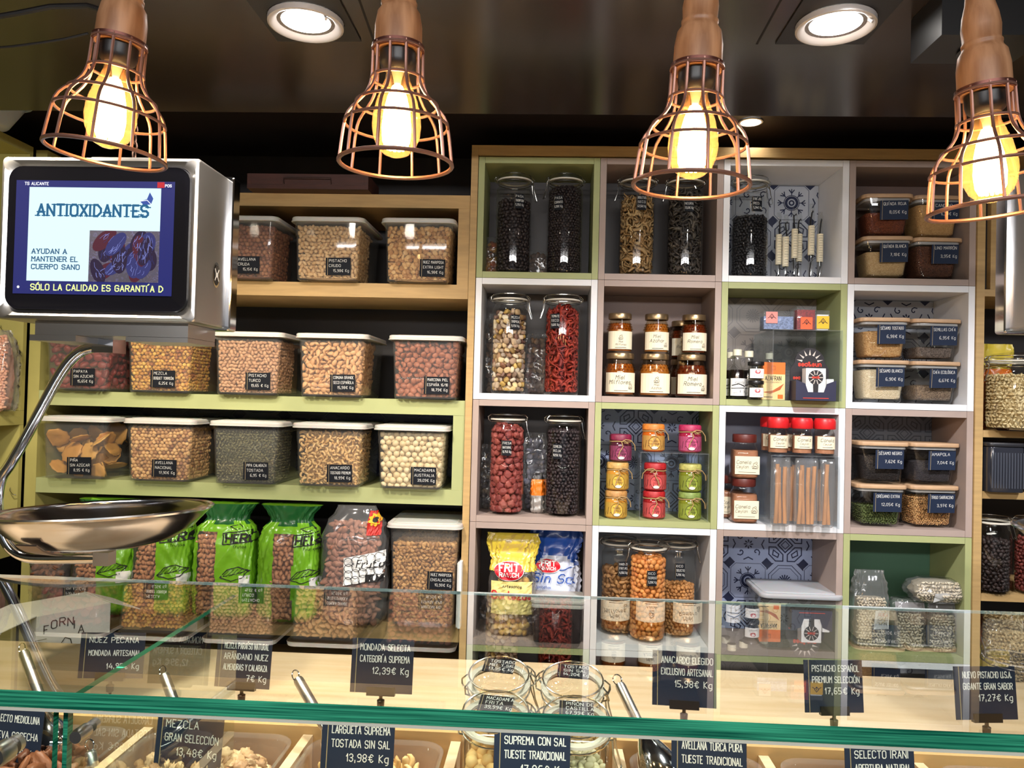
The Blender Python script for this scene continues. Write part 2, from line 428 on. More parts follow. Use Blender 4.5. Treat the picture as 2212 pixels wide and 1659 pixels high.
# ------------------------------------------------------------------ shared materials
WOOD = mat('oak_laminate', (184, 152, 102), .55, vary=(9, .09, (1, 1, 9)), spec=.3)
GREEN = mat('green_laminate', (165, 171, 120), .5, vary=(14, .03), spec=.3)
OLIVE = mat('olive_laminate', (170, 162, 96), .5, vary=(14, .04), spec=.3)
TAUPE = mat('taupe_laminate', (168, 150, 141), .5, vary=(14, .03), spec=.3)
WHITE = mat('white_laminate', (232, 232, 234), .42, vary=(14, .02), spec=.35)
DARK = mat('dark_panel', (26, 20, 20), .6)
BLACK = mat('black_card', (20, 23, 30), .75, spec=.2)
NAVY = mat('slate_card', (29, 40, 62), .6, spec=.25)
CHALK = mat('chalk_ink', (226, 226, 222), .9, spec=.1)
GOLDL = mat('label_gold_edge', (168, 150, 112), .6)
INK = mat('printed_ink', (28, 26, 28), .7)
CREAM = mat('cream_paper', (236, 226, 198), .7)
PAPER = mat('white_paper', (235, 235, 232), .7)
STEEL = mat('polished_steel', (205, 208, 214), .09, 1.0)
BSTEEL = mat('brushed_steel', (186, 183, 180), .33, 1.0, bump=(60, .05))
WIRE = mat('clip_wire', (200, 198, 192), .2, 1.0)
GASKET = mat('pale_gasket', (212, 206, 192), .6)
GLASS = glass('clear_jar_glass', (252, 252, 251), 1.5, .01)
PLASTIC = glass('clear_bin_plastic', (248, 248, 245), 1.45, .06, film=.03)
ACRYL = glass('clear_acrylic', (238, 242, 244), 1.49, .01, film=.05)
BAGF = glass('clear_bag_film', (240, 240, 240), 1.5, .12, film=.07, boost=1.4)
LIDP = mat('milky_lid_plastic', (200, 197, 190), .45, trans=.25)
BAMBOO = mat('bamboo', (196, 160, 124), .5, vary=(20, .12, (1, 8, 1)))
NAVYT = mat('navy_glaze', (40, 46, 74), .25)
TILEW = mat('white_glaze', (182, 188, 200), .22)

# ------------------------------------------------------------------ the room
b = MB(); b.box(-1.9, 3.3, -5.2, .5, -.1, 0); struct('floor', b, mat('grey_floor_tile', (96, 90, 86), .4, vary=(3, .1)), smooth=False)
b = MB(); b.box(-1.9, 3.3, .36, .5, 0, 2.9); struct('wall_back', b, DARK, smooth=False)
b = MB(); b.box(-1.9, -1.78, -5.2, .36, 0, 2.9); struct('wall_left', b, mat('dim_wall', (90, 82, 60), .7), smooth=False)
b = MB(); b.box(2.6, 2.72, -5.2, .36, 0, 2.9); struct('wall_right', b, mat('dim_wall_right', (140, 138, 134), .7), smooth=False)
b = MB(); b.box(-1.9, 3.3, -5.3, -5.2, 0, 2.9); struct('wall_front', b, mat('dim_wall_front', (150, 146, 148), .7), smooth=False)
CEILM = mat('glossy_brown_ceiling', (52, 45, 43), .2, spec=.6, vary=(2.5, .18, (3, .5, 1)))
b = MB(); b.box(-1.78, 2.6, -5.2, -.38, CEIL, CEIL + .03); b.box(-1.78, 2.6, -.395, -.38, CEIL + .03, 2.44)
struct('ceiling', b, CEILM, smooth=False)
b = MB(); b.box(-1.78, 2.6, -.38, .36, 2.42, 2.46); struct('ceiling', b, mat('matt_brown_ceiling', (40, 31, 30), .5), smooth=False)
b = MB()
p0 = at(1650, 291, -.02)
for (x0, x1, y0, y1) in ((.35, 1.02, -.13, -.127), (1.02, 1.023, -.37, -.13)): b.box(x0, x1, y0, y1, 2.4192, 2.4199)
for (x0, y0, x1, y1) in ((1632, 96, 1690, -10), (806, 92, 770, -10)):
    q = []
    for x, y in ((x0, y0), (x0 + 5, y0), (x1 + 5, y1), (x1, y1)):
        d = CF + CR * (x - 1106) / FPX - CU * (y - 829.5) / FPX; q.append(CP + d * (CEIL - .0004 - CP[2]) / d[2])
    b.add(q, [(0, 1, 2, 3)], 0)
struct('trim_4', b, mat('ceiling_joint', (16, 12, 12), .8), smooth=False)

# ------------------------------------------------------------------ patterned tiles
def tile_motif(b, kind, cx, cz, s, mp, n=.0006, m=1):
    h = s / 2
    def rib(pts, w, closed=False): b.ribbon([(cx + x * s, cz + z * s) for x, z in pts], w * s, mp, n, m, closed)
    def pol(pts): b.poly([(cx + x * s, cz + z * s) for x, z in pts], mp, n, m)
    def ring(r, w, k=20, x=0, z=0): rib([(x + r * math.cos(2 * PI * i / k), z + r * math.sin(2 * PI * i / k)) for i in range(k)], w, True)
    for sx in (-1, 1):
        for sz in (-1, 1):
            t = .14 if kind != 3 else .2
            p = [(sx * .5, sz * .5), (sx * (.5 - t), sz * .5), (sx * .5, sz * (.5 - t))]
            pol(p if sx * sz > 0 else p[::-1])
    if kind == 0:                                # rosette of eight arrow petals
        ring(.15, .07); ring(.06, .04); ring(.21, .02)
        for k in range(8):
            a = PI / 4 * k; d = (math.cos(a), math.sin(a)); q = (-d[1], d[0])
            rib([(d[0] * .22, d[1] * .22), (d[0] * .38, d[1] * .38)], .025)
            for e in (-1, 1): rib([(d[0] * .36 + q[0] * .07 * e, d[1] * .36 + q[1] * .07 * e), (d[0] * .27, d[1] * .27)], .03)
        c = .36; rib([(-.47, c - .02), (-c + .02, .47), (c - .02, .47), (.47, c - .02), (.47, -c + .02), (c - .02, -.47), (-c + .02, -.47), (-.47, -c + .02)], .012, True)
    elif kind == 1:                              # lattice of long hexagons round a diamond
        rib([(0, .2), (.2, 0), (0, -.2), (-.2, 0)], .035, True)
        rib([(0, .11), (.11, 0), (0, -.11), (-.11, 0)], .02, True)
        for sx in (-1, 1):
            for sz in (-1, 1):
                rib([(sx * .06, sz * .44), (sx * .06, sz * .26), (sx * .26, sz * .06), (sx * .44, sz * .06), (sx * .44, sz * .26), (sx * .26, sz * .44)], .03, True)
                rib([(sx * .17, sz * .25), (sx * .32, sz * .14), (sx * .34, sz * .27), (sx * .2, sz * .34)], .03, True)
    elif kind == 2:                              # scrolls and a four petal flower
        for k in range(4):
            a = PI / 2 * k + PI / 4; x, z = .3 * math.cos(a), .3 * math.sin(a)
            rib([(x + (.11 - .014 * i) * math.cos(a + i * .75), z + (.11 - .014 * i) * math.sin(a + i * .75)) for i in range(8)], .028)
        for k in range(8):
            a = PI / 4 * k; pol([(.03 * math.cos(a - .5), .03 * math.sin(a - .5)), (.1 * math.cos(a - .25), .1 * math.sin(a - .25)), (.14 * math.cos(a), .14 * math.sin(a)), (.1 * math.cos(a + .25), .1 * math.sin(a + .25))])
        for k in range(4):
            a = PI / 2 * k; rib([(.42 * math.cos(a) - .12 * math.sin(a), .42 * math.sin(a) + .12 * math.cos(a)), (.36 * math.cos(a), .36 * math.sin(a)), (.42 * math.cos(a) + .12 * math.sin(a), .42 * math.sin(a) - .12 * math.cos(a))], .03)
    else:                                        # daisy with many rays inside double octagon
        for k in range(16):
            a = PI / 8 * k; pol([(.06 * math.cos(a - .2), .06 * math.sin(a - .2)), (.19 * math.cos(a - .09), .19 * math.sin(a - .09)), (.19 * math.cos(a + .09), .19 * math.sin(a + .09)), (.06 * math.cos(a + .2), .06 * math.sin(a + .2))])
        ring(.03, .03, 10)
        for q, w in ((.44, .018), (.36, .012)):
            c = q * .42; rib([(-q, c), (-c, q), (c, q), (q, c), (q, -c), (c, -q), (-c, -q), (-q, -c)], w, True)
def tile_mesh(x0, x1, z0, z1, y, s, kinds, ox=0.0, oz=0.0, seed=1):
    """a sheet of glazed tiles clipped to whole tiles that reach outside are simply cut to the sheet's own tiles"""
    b = MB(); b.box(x0, x1, y, y + .006, z0, z1, 0)
    mp = lambda u, v, n=0.0: Vector((u, y - n, v)); r = random.Random(seed)
    t = MB(); i0 = math.floor((x0 - ox) / s); j0 = math.floor((z0 - oz) / s)
    for i in range(i0, math.ceil((x1 - ox) / s)):
        for j in range(j0, math.ceil((z1 - oz) / s)):
            k = kinds[(i * 2 + j * 3) % len(kinds)]
            tile_motif(t, k, ox + (i + .5) * s, oz + (j + .5) * s, s, mp, .0006, 1)
        t.ribbon([(ox + i * s, z0), (ox + i * s, z1)], .0012, mp, .0007, 2)
    for j in range(j0, math.ceil((z1 - oz) / s)): t.ribbon([(x0, oz + j * s), (x1, oz + j * s)], .0012, mp, .0007, 2)
    for f, m in zip(t.f, t.m):                   # keep only what fits on the sheet
        pts = [list(t.v[i]) for i in f]
        if all(p[0] < x0 or p[0] > x1 or p[2] < z0 or p[2] > z1 for p in pts): continue
        for p in pts: p[0] = min(max(p[0], x0), x1); p[2] = min(max(p[2], z0), z1)
        b.add(pts, [tuple(range(len(pts)))], m)
    return b
TMATS = [TILEW, NAVYT, mat('tile_joint', (120, 124, 132), .8)]

# ------------------------------------------------------------------ cubby grid
S = .36; ZT = 2.3136; TH = .018; CD = .212
GRID = [['green', 'taupe', 'white', 'taupe'], ['white', 'taupe', 'green', 'white'], ['taupe', 'green', 'white', 'taupe'], ['taupe', 'white', 'taupe', 'green'], ['green', 'white', 'green', 'white']]
CM = {'green': GREEN, 'taupe': TAUPE, 'white': WHITE}
HOLD = [['holding two tall jars of dark raisins', 'holding jars of dried mushrooms', 'holding the jar of black beans and vanilla tubes', 'holding quinoa and flax tubs, at the top right'],
        ['holding tropical mix and dried tomato jars', 'holding six honey jars', 'holding vanilla bottles and saffron boxes', 'holding sesame and chia tubs'],
        ['holding strawberry and cherry jars', 'holding small twine tied jam jars', 'holding cinnamon jars and sticks', 'holding oregano and buckwheat tubs'],
        ['holding yellow and blue snack bags', 'holding three jars of roasted corn and beans', 'holding a tub with a large milky lid', 'holding clear bags of oats'],
        ['below the snack bags, behind the counter', 'below the roasted corn jars, behind the counter', 'below the large milky lid, behind the counter', 'below the bags of oats, behind the counter']]
TILES = {(0, 2): [2, 3, 0, 1], (1, 3): [2, 1, 2, 3], (2, 1): [1, 3, 2, 0], (3, 2): [2, 0, 1, 3], (1, 2): [3, 0], (2, 3): [1]}
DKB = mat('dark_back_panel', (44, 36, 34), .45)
BACKS = {(0, 0): DKB, (1, 0): DKB, (2, 0): DKB, (3, 0): DKB, (4, 0): DKB, (4, 1): DKB, (4, 2): DKB, (4, 3): DKB, (0, 1): DKB, (0, 3): mat('shaded_brown_back', (110, 88, 80), .5), (1, 1): mat('shaded_brown_back', (110, 88, 80), .5), (2, 2): mat('blue_grey_back_panel', (150, 152, 170), .5), (3, 1): mat('grey_back_panel', (128, 134, 144), .5), (3, 3): mat('shaded_green_back', (74, 110, 88), .5)}  # brown, grey and green backs carry the shade of the recess in their colour
TJ = mat('tile_joint', (120, 124, 132), .8)
SHADET = [mat('shade_blue_glaze', (158, 170, 202), .22), NAVYT, TJ]  # tiles of two shaded cubbies: bluish cast of the shade put into the glaze
TSETS = {(2, 1): SHADET, (3, 2): SHADET, (1, 2): [mat('beige_glaze', (128, 120, 114), .3), mat('dull_brown_glaze', (98, 92, 90), .3), TJ], (2, 3): [mat('grey_glaze', (130, 136, 146), .3), mat('mid_grey_glaze', (92, 96, 106), .3), TJ]}
def cub(r, c): return Vector((c * S, 0, ZT - (r + 1) * S))       # lower left front corner
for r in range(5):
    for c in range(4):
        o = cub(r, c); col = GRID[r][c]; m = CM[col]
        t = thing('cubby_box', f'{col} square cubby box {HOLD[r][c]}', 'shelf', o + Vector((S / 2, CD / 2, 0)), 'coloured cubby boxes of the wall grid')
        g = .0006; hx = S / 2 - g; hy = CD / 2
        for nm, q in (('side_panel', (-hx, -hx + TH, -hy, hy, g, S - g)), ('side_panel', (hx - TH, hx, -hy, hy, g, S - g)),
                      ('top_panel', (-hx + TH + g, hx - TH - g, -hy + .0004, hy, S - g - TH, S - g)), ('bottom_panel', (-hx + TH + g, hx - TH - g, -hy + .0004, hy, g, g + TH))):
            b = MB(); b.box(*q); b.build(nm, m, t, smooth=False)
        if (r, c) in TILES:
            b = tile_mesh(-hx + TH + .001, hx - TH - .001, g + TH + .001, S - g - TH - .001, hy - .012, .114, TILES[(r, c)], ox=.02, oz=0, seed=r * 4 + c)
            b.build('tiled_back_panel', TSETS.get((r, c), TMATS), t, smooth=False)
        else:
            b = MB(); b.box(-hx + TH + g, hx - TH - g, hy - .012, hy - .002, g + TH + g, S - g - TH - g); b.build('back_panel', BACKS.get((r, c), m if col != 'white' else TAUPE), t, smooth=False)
FL = lambda r: ZT - (r + 1) * S + .0006 + TH + .0005                     # top of a cubby's bottom panel
b = MB(); b.box(-.021, -.001, -.006, .3, 0, 2.346); struct('trim_1', b, WOOD, smooth=False)
b = MB(); b.box(-.0008, 1.4408, -.006, .3, ZT + .004, 2.346); struct('trim_2', b, WOOD, smooth=False)
b = MB(); b.box(1.441, 1.463, -.006, .3, 0, 2.346); struct('trim_3', b, WOOD, smooth=False)
b = MB(); b.box(0, 1.44, .004, .3, 0, ZT - 5 * S - .001); tag(b.build('plinth', DARK, smooth=False), 'dark plinth under the cubby grid behind the counter', 'plinth')

# ------------------------------------------------------------------ long shelves at the left
LX0, LX1 = -1.320, -.0225
t = thing('shelf_unit', 'long oak and green shelf unit holding the clear nut bins', 'shelf', ((LX0 + LX1) / 2, .17, 0))
w = (LX1 - LX0) / 2
for z0, z1, m, x0 in ((2.158, 2.197, WOOD, -w), (1.889, 1.931, WOOD, -w), (1.544, 1.588, GREEN, -w), (1.279, 1.324, GREEN, -w), (.878, .930, WOOD, -w)):
    b = MB(); b.box(x0, w, -.17, .17, z0, z1); b.build('shelf_board', m, t, smooth=False)
for z0, z1, m in ((1.9312, 2.1578, WOOD), (1.3242, 1.5438, GREEN)):
    b = MB(); b.box(w - .034, w, -.169, .17, z0, z1); b.build('upright', m, t, smooth=False)
b = MB(); b.box(-w - .036, -w - .0005, -.17, .17, 0, 2.32); b.build('upright', OLIVE, t, smooth=False)
b = MB(); b.box(-w, w - .035, .15, .17, 1.589, 2.157); b.box(-w, w, .15, .17, .931, 1.278); b.box(-w, w, .15, .17, 0, .877); b.build('back_panel', DARK, t, smooth=False)
b = tile_mesh(-w, w - .035, 1.3245, 1.5435, .15, .16, [1, 3, 2, 0], oz=.08); b.build('tiled_back_panel', [mat('dusky_glaze', (66, 72, 88), .3), NAVYT, DARK], t, smooth=False)
# return shelves on the left wall
t = thing('wall_shelf', 'olive shelf unit on the left wall beside the hanging scale', 'shelf', (-1.57, -.4, 0))
for z0, z1 in ((.80, .83), (1.095, 1.137), (1.483, 1.525), (2.30, 2.325)):
    b = MB(); b.box(-.205, .212, -.55, .39, z0, z1); b.build('shelf_board', OLIVE, t, smooth=False)
b = MB(); b.box(-.205, .212, .375, .39, 0, .7995); b.box(-.205, .212, .375, .39, 1.1375, 1.4825); b.box(-.205, .212, .375, .39, 1.5255, 2.2995); b.build('back_panel', OLIVE, t, smooth=False)
b = MB(); b.box(-.205, -.19, -.55, .37, 0, .7995); b.box(-.205, -.19, -.55, .37, 1.1375, 1.4825); b.box(-.205, -.19, -.55, .37, 1.5255, 2.2995); b.build('wall_panel', OLIVE, t, smooth=False)
for (x, y) in ((10, 712), (30, 1062)):
    p = at(x, y, -.026) - Vector((-1.57, -.4, 0))
    b = MB(); b.tube([p + Vector((-.012, .0, .012)), p + Vector((-.004, -.012, .004)), p + Vector((.008, -.016, -.006)), p + Vector((.016, -.012, -.008))], .0014, 6); b.build('hook', STEEL, t)
# right hand shelves
t = thing('shelf_unit', 'tan shelf unit at the right edge beside the cubby grid', 'shelf', (1.85, .15, 0))
for z0, z1 in ((1.055, 1.075), (1.346, 1.367), (1.521, 1.541), (1.925, 1.945), (2.325, 2.345)):
    b = MB(); b.box(-.386, .386, -.15, .15, z0, z1); b.build('shelf_board', WOOD, t, smooth=False)
b = MB(); b.box(-.386, .386, .13, .15, 0, 1.054); b.box(-.386, .386, .13, .15, 1.076, 1.345); b.box(-.386, .386, .13, .15, 1.368, 1.52); b.box(-.386, .386, .13, .15, 1.542, 1.924); b.box(-.386, .386, .13, .15, 1.946, 2.324); b.build('back_panel', DARK, t, smooth=False)
b = MB(); b.box(.3865, .41, -.15, .15, 0, 2.345); b.build('upright', WOOD, t, smooth=False)
b = MB(); b.box(-.3685, -.352, -.15, -.13, 1.9455, 2.3245); b.build('upright', WOOD, t, smooth=False)

# ------------------------------------------------------------------ labels
def card(b, lines, w, h, mapf, m0=0, m1=1, m2=2, pad=.14, th=.0012, seg=1, price_right=True, lh=None, wd=None, lo=None, edge=True):
    """dark price card: plate, gold line near the left edge, chalked lines"""
    n = seg
    for i in range(n):
        a, c = -w / 2 + w * i / n, -w / 2 + w * (i + 1) / n
        V = [mapf(u, v, k) for k in (0, th) for v in (-h / 2, h / 2) for u in (a, c)]
        b.add(V, [(0, 2, 3, 1), (4, 5, 7, 6), (0, 1, 5, 4), (2, 6, 7, 3), (0, 4, 6, 2), (1, 3, 7, 5)], m0)
    if edge: b.ribbon([(-w / 2 + w * .08, -h / 2), (-w / 2 + w * .08, h / 2)], w * .012, mapf, th + .0002, m2)
    k = len(lines); lh = lh or min(h * .15, h * .56 / k); step = h * .86 / k; y = h / 2 - h * .1 - lh
    for i, s in enumerate(lines):
        W = text_w(s, lh); sp = min(1.0, (w * .8) / W); x = -w / 2 + w * pad
        last = i > 0 and price_right and '€' in s
        if last: x = max(x, w / 2 - w * .07 - W * sp)
        b.text(s, x, y, lh, mapf, th + .0003, m1, wd=wd, sp=sp, sub=(w / 10 if seg > 1 else 0)); y -= step
    return b
CARDM = [BLACK, CHALK, GOLDL]

# ------------------------------------------------------------------ nut bins
def hexgrid(u0, u1, v0, v1, s, row=.84):
    out = []; v = v0 + s * .5; k = 0
    while v < v1 - s * .2:
        u = u0 + s * (.5 if k % 2 == 0 else 1.0)
        while u < u1 - s * .3: out.append((u, v)); u += s
        v += s * row; k += 1
    a = np.array(out).reshape(-1, 2)
    return a + RNG.uniform(-.2, .2, a.shape) * s
def fill_tub(w0, w1, d, fh, s, sides=(1,), side_depth=.6, wall=.004, top=True):
    """places along the visible skin of a tub's filling: w0/w1 width at bottom/top of the fill"""
    P = []
    W = lambda z: w0 + (w1 - w0) * z / fh
    for layer in (0, 1):
        g = hexgrid(-.5, .5, .003, fh, s / 1.0 if False else s) if False else None
        z = s * .45 + layer * s * .4; k = layer
        while z < fh + s * .15:
            ww = W(min(z, fh)) - 2 * wall - s * .7; n = max(1, int(ww / (s * .95)))
            for i in range(n + 1):
                x = -ww / 2 + ww * (i + (.0 if k % 2 == 0 else .5)) / n
                if x > ww / 2: continue
                P.append((x + RNG.uniform(-.15, .15) * s, -d / 2 + wall + s * (.42 + .55 * layer) + RNG.uniform(-.08, .1) * s, z + RNG.uniform(-.15, .15) * s))
            z += s * .8; k += 1
    for sd in sides:
        z = s * .45; k = 0
        while z < fh + s * .15:
            y = -d / 2 + wall + s * (.9 + .5 * (k % 2))
            while y < -d / 2 + d * side_depth:
                P.append((sd * (W(min(z, fh)) / 2 - wall - s * .42) + RNG.uniform(-.1, .1) * s, y + RNG.uniform(-.15, .15) * s, z + RNG.uniform(-.15, .15) * s)); y += s * .95
            z += s * .8; k += 1
    if top:
        g = hexgrid(-w1 / 2 + wall + s * .3, w1 / 2 - wall - s * .3, -d / 2 + wall + s * .8, d / 2 * .7, s)
        P += [(x, y, fh + RNG.uniform(-.2, .15) * s) for x, y in g]
    return np.array(P)
def tub_clamp(w0, w1, d, h, wall=.0035):
    def f(V):
        W = (w0 + (w1 - w0) * np.clip(V[:, 2] / h, 0, 1)) / 2 - wall
        V[:, 0] = np.clip(V[:, 0], -W, W); V[:, 2] = np.maximum(V[:, 2], wall + .0045); r = .0145; k = np.clip((.012 - V[:, 2]) / .008, 0, 1) * .006; W = W - k; Dh = d / 2 - wall - k
        V[:, 0] = np.clip(V[:, 0], -W, W); V[:, 1] = np.clip(V[:, 1], -Dh, Dh)
        ex = np.abs(V[:, 0]) - (W - r); ey = np.abs(V[:, 1]) - (Dh - r); q = np.hypot(ex, ey); bad = (ex > 0) & (ey > 0) & (q > r); f_ = np.where(bad, r / np.maximum(q, 1e-9), 1)
        V[:, 0] = np.where(bad, np.sign(V[:, 0]) * (W - r + ex * f_), V[:, 0]); V[:, 1] = np.where(bad, np.sign(V[:, 1]) * (Dh - r + ey * f_), V[:, 1]); return V
    return f
def nut_bin(label, lidx, ybase, zfloor, lines, kind, size, cols, clabel, cname, ccat, fh=.158, h=.172, labu=.04, facing=0.0, W=.198, D=.25, Y=-.035, rough=.5, bump=None, labz=.042, var=.15, rj=0):
    w0, w1 = W * .92, W
    x0 = at(lidx, ybase, Y).x
    t = thing('storage_bin', label, 'bin', (x0 + W / 2 + .011, Y + D / 2, zfloor + .0006), 'clear nut bins on the left shelves')
    b = MB(); r = .016; wl = .0025
    def sec(z, ins): 
        ww = w0 + (w1 - w0) * z / h
        return [(x, y, z) for x, y in rrect(ww - 2 * ins, D - 2 * ins, r - min(ins, .01), 4)]
    b.loft([sec(0, .006), sec(.002, .002), sec(.006, 0), sec(h * .76, 0), sec(h * .765, -.002), sec(h, -.002), sec(h, wl), sec(h * .765, wl), sec(.004, wl + .001)], 0)
    b.build('bin_body', PLASTIC, t)
    b = MB(); LW, LD = W + .022, D + .02
    b.rbox(LW, LD, h + .0004, h + .015, .024, .004, 0, n=5); b.rbox(LW + .004, LD + .004, h + .0004, h + .004, .026, .001, 0, n=5)
    b.rbox(LW - .03, LD - .03, h + .013, h + .0165, .02, .002, 0, n=5)
    b.build('lid', LIDP, t)
    b = MB(); card(b, lines, .074, .051, flat(Matrix.Translation((labu, -D / 2 - .0005, labz)) @ Matrix.Rotation(.02 * random.uniform(-1, 1), 4, 'Y'))); b.build('price_card', CARDM, t, smooth=False)
    P = fill_tub(w0 * 1.0, w0 + (w1 - w0) * fh / h, D - .004, fh, size)
    core = tribox(-w0 / 2 + size * 1.3, w0 / 2 - size * 1.3, -D / 2 + size * 1.55, D / 2 - .02, .009, fh - size * .3)
    heap(cname, kind, P, size, nut(cname + '_skin_%d_%d_%d' % cols[0], cols, rough, bump), None, clabel, ccat, var, core, t.location, facing, tub_clamp(w0, w1, D, h))
    return t
BINROW = [
 # row A
 (440, 600, 1.931, ['AVELLANA', 'CRUDA', '15,15€ Kg'], 'hazel', .0138, [(120, 66, 42), (142, 84, 54), (160, 104, 70)], 'raw hazelnuts', 'hazelnut_heap', .02, 0),
 (625, 600, 1.931, ['PISTACHO', 'CRUDO', '15,98€ Kg'], 'pistachio', .0142, [(200, 158, 108), (222, 186, 140), (206, 168, 124)], 'raw pistachios in the shell', 'pistachio_heap', .035, .5),
 (820, 600, 1.931, ['NUEZ MARIPOSA', 'EXTRA LIGHT', '16,98€ Kg'], 'walnut', .0145, [(176, 122, 70), (212, 162, 102), (226, 184, 128)], 'pale walnut halves', 'walnut_heap', .045, .6),
 # row B
 (86, 850, 1.588, ['PAPAYA', 'SIN AZUCAR', '15,65€ Kg'], 'chunk', .027, [(104, 28, 30), (130, 40, 40), (116, 34, 30)], 'red dried papaya chunks', 'papaya_heap', .02, .5),
 (262, 850, 1.588, ['MEZCLA', 'BOQUET TORREÓN', '6,25€ Kg'], 'corn', .0125, [(214, 160, 60), (180, 116, 50), (228, 184, 90), (150, 84, 48), (218, 168, 84)], 'mixed cocktail nuts and corn', 'cocktail_mix_heap', .015, .3),
 (452, 850, 1.588, ['PISTACHO', 'TURCO', '19,65 € Kg'], 'pistachio', .0125, [(180, 132, 100), (206, 160, 124), (192, 146, 112)], 'toasted pistachios in the shell', 'pistachio_heap', .035, .6),
 (634, 850, 1.588, ['COMUNA GRANDE', 'SECO ESPAÑOLA', '15,98€ Kg'], 'almond', .017, [(196, 144, 98), (220, 172, 124), (206, 154, 108)], 'pale peeled almonds', 'almond_heap', .035, .6),
 (836, 850, 1.588, ['MARCONA PIEL', 'ESPAÑA 16/18', '18,79€ Kg'], 'marcona', .019, [(150, 84, 60), (172, 104, 78), (160, 92, 66)], 'reddish skin-on almonds', 'almond_heap', .035, .6),
 # row C
 (78, 1050, 1.324, ['PIÑA', 'SIN AZÚCAR', '8,95 € Kg'], 'slice', .062, [(196, 140, 66), (214, 164, 88), (186, 128, 60)], 'dried pineapple rings', 'pineapple_ring_heap', .02, .6),
 (261, 1050, 1.324, ['AVELLANA', 'NACIONAL', '17,90€ Kg'], 'hazel', .0125, [(160, 106, 62), (222, 178, 122), (206, 158, 102), (130, 80, 48)], 'toasted hazelnuts', 'hazelnut_heap', .02, 0),
 (447, 1050, 1.324, ['PIPA CALABAZA', 'TOSTADA', '6,95 € Kg'], 'seed', .0105, [(84, 84, 62), (124, 118, 84), (66, 68, 54)], 'green grey pumpkin seeds', 'pumpkin_seed_heap', .035, .3),
 (627, 1050, 1.324, ['ANACARDO', 'TOSTADO PREMIUM', '18,99€ Kg'], 'cashew', .016, [(214, 168, 106), (230, 192, 136), (220, 178, 118)], 'roasted cashews', 'cashew_heap', .035, .7),
 (804, 1050, 1.324, ['MACADAMIA', 'AUSTRALIA', '39,09€ Kg'], 'round', .0195, [(222, 196, 152), (238, 220, 184), (230, 208, 168)], 'round cream macadamia nuts', 'macadamia_heap', .04, 0),
]
for lx, yb, z, lines, kind, size, cols, what, cn, lu, fc in BINROW:
    row = {1.931: 'top', 1.588: 'middle', 1.324: 'lower'}[z]
    nut_bin(f'clear lidded bin full of {what} on the {row} left shelf', lx, yb, z, lines, kind, size, cols,
            f'{what} heaped inside the clear bin on the {row} left shelf', cn + '_' + str(abs(hash(what)) % 1) if False else cn, 'nuts' if 'papaya' not in what and 'pineapple' not in what and 'seed' not in what else ('seeds' if 'seed' in what else 'dried fruit'),
            fh={'slice': .13, 'corn': .15}.get(kind, .158), labu=lu, facing=fc)
nut_bin('tall clear bin of broken walnuts on the bottom left shelf', 830, 1330, .930, ['NUEZ MARIPOSA', 'ENSALADAS', '10,98€ Kg'], 'walnut', .0125, [(150, 104, 62), (190, 142, 88), (206, 160, 104)],
        'broken walnut pieces inside the tall bin on the bottom left shelf', 'walnut_piece_heap', 'nuts', fh=.235, h=.283, labu=.05, W=.198, labz=.135, facing=.5)
# ------------------------------------------------------------------ jars with wire clips
def cyl_pos(r, fh, s, layers=2, span=(-2.6, 2.6), top=True, z0=.004):
    P = []
    for L in range(layers):
        rr = r - s * (.42 + .6 * L); z = z0 + s * (.42 + .3 * L); k = L
        if rr < s * .3: break
        while z < fh:
            n = max(1, int((span[1] - span[0]) * rr / (s * .93)))
            for i in range(n):
                a = span[0] + (span[1] - span[0]) * (i + (.25 if k % 2 else .75)) / n + RNG.uniform(-.15, .15) * s / rr
                q = rr + RNG.uniform(-.1, .08) * s
                P.append((q * math.sin(a), -q * math.cos(a), z + RNG.uniform(-.15, .15) * s))
            z += s * .8; k += 1
    if top:
        g = hexgrid(-r + s * .6, r - s * .6, -r + s * .6, r - s * .6, s)
        P += [(x, y, fh + RNG.uniform(-.3, .25) * s) for x, y in g if math.hypot(x, y) < r - s * .7]
    return np.array(P)
def cyl_clamp(r, z0=.003, zs=9, zt=10, rn=.01):
    def f(V):
        V[:, 2] = np.maximum(V[:, 2], z0); R_ = r - np.clip((.016 - V[:, 2]) / .008, 0, 1) * r * .09 - np.clip((V[:, 2] - zs) / (zt - zs), 0, 1) * (r - rn)
        q = np.hypot(V[:, 0], V[:, 1]); k = np.minimum(1, R_ / np.maximum(q, 1e-6)); V[:, 0] *= k; V[:, 1] *= k; V[:, 2] = np.maximum(V[:, 2], z0); return V
    return f
